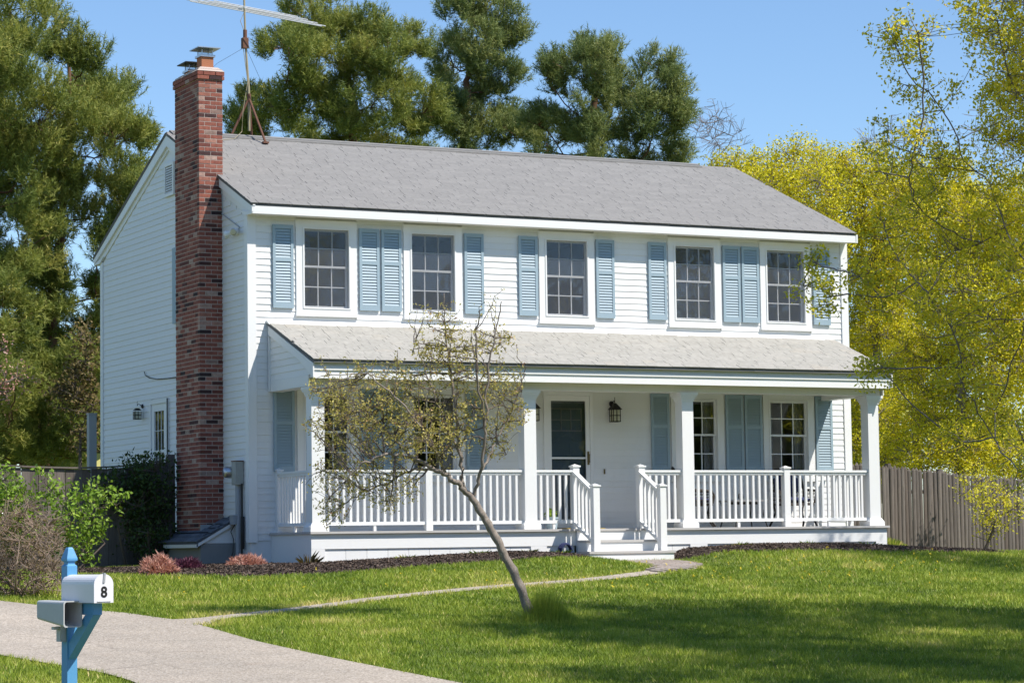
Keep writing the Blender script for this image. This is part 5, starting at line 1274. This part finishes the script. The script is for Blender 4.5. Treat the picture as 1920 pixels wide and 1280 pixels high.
def leafy(key, label, seed, leaf, wood, name='tree', cat='tree', group=None, dens=60, per=7, size=.075, r0=.12, twig=.006, clus=.10, sub=9, flat=.0, up=.0, fill=.2, depth=1.3, leaf_part='crown', stems=1, width=.55, bare=False, minrad=.012, thick=.011, coarse=None):
    tr, lobes = TREE[key]; rng = np.random.default_rng(seed)
    base = np.array(tr[0]); base[2] = gz(base[0], base[1]) - .05
    root = thing(name, label, cat, tuple(base), group)
    pts = np.array([base] + [list(t) for t in tr[1:]])
    L = np.array(lobes); C = L[:, :3]; LR = L[:, 3]
    trunks = []
    for s_ in range(stems):
        q = pts.copy()
        if stems > 1: q[1:] += rng.normal(size=(len(q) - 1, 3)) * [.35, .35, .1]; q[0, :2] += rng.normal(size=2) * .1
        trunks.append(densify(q, np.linspace(r0, max(minrad, r0 * .35), len(q)), 5))
    nodes = np.concatenate([t[0] for t in trunks]); nr = np.concatenate([t[1] for t in trunks])
    order = np.argsort(np.linalg.norm(C[:, None] - nodes[None], axis=2).min(1))
    lines, nn, rr = attach(C[order], nodes, nr, rng, max(.008, twig * 2), droop=.05, zpen=1.0, seg=8, wob=.10, thick=thick, grow=True)
    lines = list(trunks) + lines
    nodes = np.concatenate([nodes, nn]); nr = np.concatenate([nr, rr])
    sc = []; 
    for c, r in zip(C, LR):
        n = max(3, int(sub * (r / .6) ** 1.5)); sc.append(c + in_ball(n, rng, .3) * r * np.array([1, depth, 1]))
    sc = np.concatenate(sc)
    l2, n2, r2 = attach(sc, nodes, nr, rng, twig * 1.4, droop=.03, zpen=.6, seg=5, wob=.10)
    tp = []
    for c, r in zip(C, LR):
        n = max(11, int(dens * (r / .6) ** 2 * (.36 if coarse and coarse(c) else 1))); tp.append(c + in_ball(n, rng, fill) * (r + .16 * max(0, 1 - r / .4)) * np.array([1.05, depth, 1.05]))
    tp = np.concatenate(tp)
    l3, n3, r3 = attach(tp, np.concatenate([nodes, n2]), np.concatenate([nr, r2]), rng, twig, droop=.0, zpen=.5, seg=3, wob=.12)
    trunk_o = bark_part(root, lines + l2, wood, 'trunk', 4)
    bark_part(root, l3, wood, 'twigs', 3)
    if not bare:
        along = n3[rng.random(len(n3)) < .35]
        cen = np.concatenate([tp, along])
        big = np.array([coarse(c) for c in cen]) if coarse else np.zeros(len(cen), bool)
        VV = []; FF = []; TT = []; k = 0
        for sel, pr_, sz, cl in ((~big, per, size, clus), (big, 5, size * 2.0, clus * 1.7)):
            if not sel.any(): continue
            cs = cen[sel]
            cc = np.repeat(cs, pr_, 0) + rng.normal(size=(len(cs) * pr_, 3)) * cl
            ti = np.clip(np.repeat(rng.random(len(cs)) * .6, pr_) + rng.random(len(cc)) * .4, 0, 1)
            V, F, T = leaf_quads(cc, sz, sz * width, rng, flat, up, ti)
            VV.append(V); FF.append(F + k); TT.append(T); k += len(V)
        place(leaf_part, np_mesh(leaf_part, np.concatenate(VV), np.concatenate(FF), leaf, np.concatenate(TT)), root)
    return root

pine('pine_a', 'tallest dark pine cut off by the left edge of the picture', 11, pads=1.65, r0=.19)
pine('pine_b', 'spreading pine with red brown forked trunk left of the gable', 12, pads=1.65, r0=.18)
pine('pine_c', 'broad many headed pine rising behind the roof beside the antenna', 13, pads=1.7)
pine('pine_d', 'slender upright pine behind the middle of the roof', 14, 'needle_b', pads=1.7)
pine('pine_e', 'rounded pine with open gaps behind the right part of the roof', 15, 'needle_b', pads=1.6)
YG = 'yellow green spring trees behind the house'
leafy('yel_a', 'yellow green spring tree just above the right slope of the main roof', 21, 'yleaf', 'graytwig', 'leafy_tree', 'tree', YG, 175, 13, .06, .12)
leafy('yel_b', 'yellow green spring tree directly right of the house corner', 22, 'yleaf', 'graytwig', 'leafy_tree', 'tree', YG, 170, 13, .06, .13)
leafy('yel_c', 'dense yellow green spring tree above the stockade fence at the right edge', 23, 'yleaf', 'graytwig', 'leafy_tree', 'tree', YG, 165, 13, .06, .13)
leafy('yel_d', 'yellow green tree farthest back, seen through the other yellow trees at right', 28, 'yleaf', 'graytwig', 'leafy_tree', 'tree', YG, 42, 7, .12, .13)
leafy('bare_a', 'bare grey tree beside the right end of the roof ridge', 24, None, 'graytwig', 'bare_tree', 'tree', 'leafless trees in the background', 90, 1, .05, .09, .005, bare=True)
leafy('bare_b', 'bare grey treetops showing above the yellow green trees', 25, None, 'graytwig', 'bare_tree', 'tree', 'leafless trees in the background', 80, 1, .05, .09, .005, bare=True)
leafy('pink', 'pink blossoming tree at the left edge behind the board fence', 26, 'pink', 'twig', 'blossom_tree', 'tree', None, 16, 6, .05, .07)
leafy('russet', 'russet leaved small tree between the pines and the gable', 27, 'russet', 'twig', 'russet_tree', 'tree', None, 110, 6, .09, .05)
leafy('shrub_a', 'bright green shrub at the left edge before the board fence', 31, 'shrubleaf', 'twig', 'shrub', 'shrub', None, 260, 6, .07, .03, .004, .05, stems=4, depth=1.2)
leafy('shrub_b', 'sunlit leggy green shrub above the mailbox post', 32, 'shrubleaf', 'twig', 'shrub', 'shrub', None, 210, 6, .07, .025, .004, .045, stems=5, depth=1.2)
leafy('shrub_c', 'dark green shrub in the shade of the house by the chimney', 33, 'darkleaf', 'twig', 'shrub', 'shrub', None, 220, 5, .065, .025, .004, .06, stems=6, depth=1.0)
leafy('sapling', 'young leafy sapling in front of the stockade fence', 34, 'maple', 'twig', 'sapling', 'tree', None, 110, 6, .06, .03, .004, .06, stems=2)
leafy('brush', 'tangled brown leafless bush beside the driveway at the left edge', 35, 'russet', 'brownbrush', 'bush', 'bush', None, 1150, 1, .028, .02, .0035, .03, sub=50, stems=9, depth=1.3, minrad=.006)

def far_right(c):   # the side of the crown well away from the house keeps fewer, larger leaves
    return .79 * c[0] - .651 * c[1] - .032 * c[2] > 12.82
def lobe_tree(key, label, base, centre, radii, n, seed, group, leaf, lobes_extra=()):
    rng = np.random.default_rng(seed)
    d = in_ball(n, rng, .45)
    c = np.array(centre) + d * radii
    lob = [(float(a), float(b), float(e), float(rng.uniform(.55, .95))) for a, b, e in c] + list(lobes_extra)
    TREE[key] = ([base, (base[0] + .1, base[1], 1.0), (base[0], base[1] + .1, 3.2), (centre[0], centre[1], centre[2] + radii[2] * .5)], lob)
    return leafy(key, label, seed, leaf, 'graytwig', 'maple_tree', 'tree', group, 100, 15, .043, .15, .0035, .05, sub=7, depth=1.0, thick=.009, coarse=far_right)
lobe_tree('maple1', 'young leaved maple reaching into the picture from the right edge over the lawn', (5.3, -18.2, -.9), (5.2, -18.0, 6.1), np.array([4.1, 4.1, 3.7]), 140, 41, None, 'maple',
          TREE['maple_l'][1] + [(float(2.6 + a * 2.5), float(-21.0 + b * 2.5), float(6.0 + e * 2.2), .8) for a, b, e in in_ball(34, np.random.default_rng(43), .3)])
lobe_tree('maple2', 'maple just outside the right edge shading the lawn by the fence', (15.2, -8.6, -.3), (15.0, -8.6, 6.0), np.array([3.6, 3.6, 3.2]), 46, 42, None, 'maple')

# ------------------------------------------------------------------ leaning crabapple on the lawn
def crabapple():
    rng = np.random.default_rng(50)
    LB = TREE['crab_limbs']; base = LB['trunk'][0]
    bz_ = gz(base[0], base[1])
    root = thing('crabapple_tree', 'small leaning crabapple tree with sparse reddish green leaves on the lawn', 'tree', (base[0], base[1], bz_))
    tk = [(base[0], base[1], bz_ - .1)] + [list(p) for p in LB['trunk'][1:]]
    P, R_ = densify(tk, [.058, .053, .05, .047, .043, .04], 6); P[1:-1] += rng.normal(size=(len(P) - 2, 3)) * .006
    Pt = P; V, F = tubes_np([(P, R_ * (1 + .08 * np.sin(np.arange(len(P)) * 1.7)))], 9)
    tr_ = place('trunk', np_mesh('trunk', V, F, 'bark', smooth=True), root)
    kn = LB['trunk'][2]
    MB().lathe([(.045, -.02), (.05, .0), (.035, .012), (.022, .004)], 0, 0, 12)
    lines = []; nodes = [P[-4:]]; nr = [R_[-4:]]
    for k, pts in LB.items():
        if k == 'trunk': continue
        r0 = {'left': .036, 'up1': .026, 'r1': .022}.get(k, .016)
        P, R_ = densify(pts, np.linspace(r0, .006, len(pts)), 6); P[1:-1] += rng.normal(size=(len(P) - 2, 3)) * .012
        lines.append((P, R_)); nodes.append(P); nr.append(R_)
    nodes = np.concatenate(nodes); nr = np.concatenate(nr)
    L = np.array(TREE['crab'][1]); C = L[:, :3]; LR = L[:, 3]
    sc = np.concatenate([c + in_ball(max(4, int(16 * (r / .3) ** 1.3)), rng, .2) * r * [1.1, 1.5, 1.1] for c, r in zip(C, LR)])
    l2, n2, r2 = attach(sc, nodes, nr, rng, .0042, droop=-.02, zpen=.3, seg=6, wob=.10)
    tp = np.concatenate([c + in_ball(int(130 * (r / .3) ** 1.7), rng, .1) * r * [1.15, 1.6, 1.15] for c, r in zip(C, LR)])
    l3, n3, r3 = attach(tp, np.concatenate([nodes, n2]), np.concatenate([nr, r2]), rng, .0026, droop=-.04, zpen=.2, seg=3, wob=.14)
    # upright water shoots
    sh = []
    for k in ('up1', 'up2', 'r1', 'r2', 'r3', 'far', 'up3'):
        pts = np.array(LB[k]);
        for q in range(5):
            a = pts[rng.integers(1, len(pts))]; e = a + np.array([rng.normal() * .10, rng.normal() * .12, rng.uniform(.25, .65)])
            u = np.linspace(0, 1, 6)[:, None]; PP = a + (e - a) * u + rng.normal(size=(6, 3)) * .012; sh.append((PP, np.linspace(.006, .0025, 6)))
    bark_part(root, lines, 'bark', 'limbs', 6); bark_part(root, l2 + sh, 'twig', 'branches', 4); bark_part(root, l3, 'twig', 'twigs', 3)
    cen = np.concatenate([tp, n3[rng.random(len(n3)) < .22], n2[rng.random(len(n2)) < .15]] + [p[0][2:] for p in sh])
    cc = np.repeat(cen, 4, 0) + rng.normal(size=(len(cen) * 4, 3)) * .02
    ti = np.clip(np.repeat(rng.random(len(cen)) * .65, 4) + rng.random(len(cc)) * .38, 0, 1)
    V, F, T = leaf_quads(cc, .031, .018, rng, 0, .1, ti)
    place('crown', np_mesh('crown', V, F, 'crab', T), root)
crabapple()

# ------------------------------------------------------------------ small plants
def tuft(name, label, cat, x, y, rad, h, n, mat, seed, group=None, width=.012, lean=.5, part='leaves'):
    rng = np.random.default_rng(seed); z = gz(x, y)
    root = thing(name, label, cat, (x, y, z), group)
    a = rng.random(n) * 6.283; rr_ = np.sqrt(rng.random(n)); r = rad * rr_ * .55
    B = np.stack([x + r * np.cos(a), y + r * np.sin(a), np.full(n, z - .02)], -1)
    hh = h * (.5 + .6 * rng.random(n)) * (1.08 - .6 * rr_ ** 2); d = lean * rng.random(n) * rad / .55
    tip = B + np.stack([np.cos(a) * d, np.sin(a) * d, hh], -1)
    mid = (B + tip) / 2 + np.stack([-np.cos(a) * d * .2, -np.sin(a) * d * .2, hh * .12], -1)
    s = np.stack([-np.sin(a), np.cos(a), np.zeros(n)], -1) * width * .5
    V = np.stack([B - s, B + s, mid + s * .8, tip, mid - s * .8], 1).reshape(-1, 3)
    F = np.arange(n * 5).reshape(n, 5); T = np.repeat(rng.random(n), 5)
    place(part, np_mesh(part, V, F, mat, T), root)
    return root
def mound(name, label, x, y, rx, rz, n, mat, seed, group=None, size=.04, up=.5):
    rng = np.random.default_rng(seed); z = gz(x, y)
    root = thing(name, label, 'shrub', (x, y, z), group)
    d = in_ball(n, rng, .45); d[:, 2] = np.abs(d[:, 2]); C = np.array([x, y, z]) + d * [rx, rx * .9, rz]
    lump = 1 + .28 * np.sin(d[:, 0] * 5 + seed) * np.cos(d[:, 1] * 6 + 1.3 * seed); C = np.array([x, y, z]) + d * [rx, rx * .9, rz] * lump[:, None]
    V, F, T = needle_tris(C, d + [0, 0, .5], 4, size * 1.7, size * .42, rng, .6); place('leaves', np_mesh('leaves', V, F, mat, T), root)
    ln = []
    for q in range(26):
        e = C[rng.integers(n)]; ln.append((np.array([[x, y, z - .02], (np.array([x, y, z]) + e) / 2 + [0, 0, .03], e + [0, 0, .03]]), np.array([.008, .005, .003])))
    bark_part(root, ln, 'twig', 'stems', 3)
mound('spirea', 'pink leaved low shrub at the lawn edge below the dark shrub', -2.72, -3.55, .22, .22, 1700, 'pink', 61, 'pink leaved shrubs', .045)
mound('spirea', 'pink leaved low shrub beside the conduit at the house corner', -.72, -1.75, .25, .15, 1600, 'pink', 62, 'pink leaved shrubs', .045)
mound('barberry', 'dark purple low shrub in front of the concrete chimney base', -1.95, -2.5, .24, .15, 1400, 'purple', 63, None, .04)
def wild_grass(label, x, y, rad, h, n, seed):
    rng = np.random.default_rng(seed); z = gz(x, y)
    root = thing('grass_clump', label, 'grass', (x, y, z))
    o = rng.normal(size=(n, 2)) * rad; B = np.c_[o + [x, y], np.zeros(n)]; B[:, 2] = ground_z(B[:, 0], B[:, 1]) - .01
    r2 = (o ** 2).sum(1) / (rad * 1.25) ** 2
    hh = (h * np.exp(-r2) + .05) * (.45 + .65 * rng.random(n)); a = rng.random(n) * 6.283; ln = hh * .45 * rng.random(n)
    tip = B + np.stack([np.cos(a) * ln, np.sin(a) * ln, hh], -1); b = rng.random(n) * 6.283
    s = np.stack([np.cos(b), np.sin(b), np.zeros(n)], -1) * .0045
    place('blades', np_mesh('blades', np.stack([B - s, B + s, tip], 1).reshape(-1, 3), np.arange(n * 3).reshape(n, 3), 'grass', np.repeat(.3 + .5 * rng.random(n), 3)), root)
wild_grass('tall unmown green grass around the crabapple trunk', -.86, -11.36, .20, .42, 3600, 64)
tuft('grass_clump', 'bright uncut grass strip at the right end of the porch', 'grass', 12.0, .5, .9, .28, 3000, 'grass', 65, None, .007, .06, 'blades')
for i, (x, y, lb) in enumerate(((.15, -1.95, 'dry straw coloured perennial at the left porch corner'), (1.65, -2.1, 'pale dry plant in the mulch below the left railing'), (2.95, -2.0, 'low green perennial in the mulch behind the crabapple trunk'), (3.75, -2.0, 'tiny yellow green plant in the mulch left of the steps'), (4.25, -2.15, 'yellow green leafy plant beside the hose coil'), (7.6, -2.0, 'sparse pale plant in the mulch right of the steps'), (8.85, -2.1, 'pale green plant in the right mulch bed under the railing post'), (10.0, -2.1, 'small green sprout near the right end of the porch'))):
    tuft('perennial', lb, 'plant', x, y, .15, .13 if i else .24, 90 if i else 50, 'shrubleaf' if i in (2, 4, 6, 7) else ('grass' if i else 'russet'), 70 + i, 'small plants in the mulch beds', .014, .7)
bed(BED_L, 'dark bark mulch bed along the left part of the porch')
bed(BED_R, 'dark bark mulch bed along the right part of the porch')

# ------------------------------------------------------------------ lawn
def lawn():
    rng = np.random.default_rng(90)
    cp = np.array([-14.529, -37.330]); fwd = np.array([.4554, .8903]); rgt = np.array([.8903, -.4554])
    def sample(n, d0, d1):
        d = np.sqrt(rng.random(n) * (d1 * d1 - d0 * d0) + d0 * d0); a = (rng.random(n) - .5) * 2 * .27
        return cp + d[:, None] * fwd + (a * d)[:, None] * rgt
    P = np.concatenate([sample(340000, 20.5, 31.0), sample(270000, 31.0, 42.0), sample(60000, 42.0, 54.0)])
    D_ = (P - cp) @ fwd
    ok = P[:, 1] < 3.9
    dr = np.concatenate([np.array(resample(DRIVE_R, 60)), np.array(resample(DRIVE_L, 60))[::-1]])
    jit = rng.normal(size=P.shape) * .035
    ok &= ~inside(P + jit, [tuple(q) for q in dr])
    wk = np.concatenate([offset(WALK, WW * .86)[::4], offset(WALK, -WW * .86)[::4][::-1]]); ok &= ~inside(P + jit, [tuple(q) for q in wk])
    ok &= ~inside(P + jit * 1.5, BED_L) & ~inside(P + jit * 1.5, BED_R)
    ok &= ~((P[:, 0] > -.75) & (P[:, 0] < 11.2) & (P[:, 1] > -1.7)) & ~((P[:, 0] > 4.65) & (P[:, 0] < 6.22) & (P[:, 1] > -2.35)) & (P[:, 1] > -19.4)
    P = P[ok]; D_ = D_[ok]; n = len(P)
    x, y = P[:, 0], P[:, 1]
    pat = .5 + .22 * np.sin(x * 1.1 + 1.7 * np.sin(y * .6)) * np.sin(y * .9 + 1.3 * np.sin(x * .7)) + .2 * np.sin(x * 2.7 + y * 1.9) * np.sin(y * 3.1 - x * 1.3) + .12 * np.sin(x * 7 + 2 * np.sin(y * 5)) * np.sin(y * 6.3)
    cell = np.random.default_rng(91).random((512, 512)); cx_ = ((x * 7).astype(int) % 512, (y * 5).astype(int) % 512); cx2 = ((x * 2.6 + .5 * np.sin(y * 3)).astype(int) % 512, (y * 1.9 + .5 * np.sin(x * 2)).astype(int) % 512)
    pat = pat + (cell[cx_] - .5) * .30 + (cell[cx2] - .5) * .30
    wd = edge_dist(P, [tuple(q) for q in wk]); dry = np.exp(-(wd / .22) ** 2) * .35
    spot = np.exp(-((x - .6) / 1.2) ** 2 - ((y + 5.2) / .35) ** 2) * .5 + np.exp(-((x - 2.2) / 1.6) ** 2 - ((y + 7.2) / .4) ** 2) * .42
    straw = (rng.random(n) < .035) * .5
    tint = np.clip(pat * .62 + rng.random(n) * .30 + dry + straw + spot * rng.random(n) + .25 * (np.sin(x * 1.9 + 3 * np.sin(y * .8)) * np.sin(y * 2.3 + 2 * np.sin(x * .6)) > .72) * rng.random(n), 0, 1)
    hgt = (.028 + .042 * rng.random(n)) * (.75 + .55 * pat) * np.where(D_ > 31, 1.0, .92)
    wid = np.where(D_ < 31, .012, .0175) * (.7 + .6 * rng.random(n))
    a = rng.random(n) * 6.283; ln = hgt * (.2 + .8 * rng.random(n))
    B = np.c_[x, y, ground_z(x, y) - .006]
    s = np.stack([np.cos(a), np.sin(a), np.zeros(n)], -1) * wid[:, None] * .5; b = rng.random(n) * 6.283
    tip = B + np.stack([np.cos(b) * ln, np.sin(b) * ln, hgt], -1)
    V = np.stack([B - s, B + s, tip], 1).reshape(-1, 3); F = np.arange(n * 3).reshape(n, 3)
    tag(place('lawn_grass', np_mesh('lawn_grass', V, F, 'grass', np.repeat(tint, 3))), 'short green grass of the front lawn', 'grass', kind='stuff')
    # dandelions
    Q = np.concatenate([np.array([4.2, -6.6]) + rng.normal(size=(40, 2)) * [2.2, .9], np.array([7.5, -5]) + rng.normal(size=(45, 2)) * [2.2, 1.0], np.array([-.5, -5.6]) + rng.normal(size=(14, 2)) * [2.0, .7]])
    C = np.c_[Q, ground_z(Q[:, 0], Q[:, 1]) + .06]
    C = np.repeat(C, 8, 0) + rng.normal(size=(len(C) * 8, 3)) * .009
    V, F, T = leaf_quads(C, .024, .012, rng, .5)
    tag(place('dandelions', np_mesh('dandelions', V, F, 'dandelion', T)), 'scattered yellow dandelion flowers in the lawn', 'flowers', kind='stuff')
lawn()

# ------------------------------------------------------------------ woodland; the unseen row across the street is added to darken pane reflections
def woodland(name, label, x0, x1, y0, y1, n, hmin, hmax, seed):
    rng = np.random.default_rng(seed); VV = []; k = 0; cs = []; ln = []
    for q in range(n):
        x, y, h = rng.uniform(x0, x1), rng.uniform(y0, y1), rng.uniform(hmin, hmax); z = gz(x, y)
        ln.append((np.array([[x, y, z - .2], [x + .1, y, z + h * .4], [x, y, z + h * .8]]), np.array([.22, .16, .05])))
        m_ = 420; d = in_ball(m_, rng, .3) * [h * .28, h * .28, h * .42]; cs.append(np.array([x, y, z + h * .55]) + d)
    C = np.concatenate(cs); V, F, T = leaf_quads(C, 1.5, 1.1, rng)
    o = tag(place(name, np_mesh(name, V, F, 'needle', T)), label, 'trees', kind='stuff')
    tag(bark_part(o, ln, 'pine_bark', 'trunks', 4), kind='stuff')
woodland('woodland', 'unseen row of trees across the street, added behind the camera to darken pane reflections', -45, 45, -68, -46, 64, 7, 13, 95)
woodland('woodland', 'far woodland closing the view behind the garden', -45, 75, 84, 104, 110, 10, 13.5, 96)

for o in ROOTS:
    if '_base' in o: del o['_base']
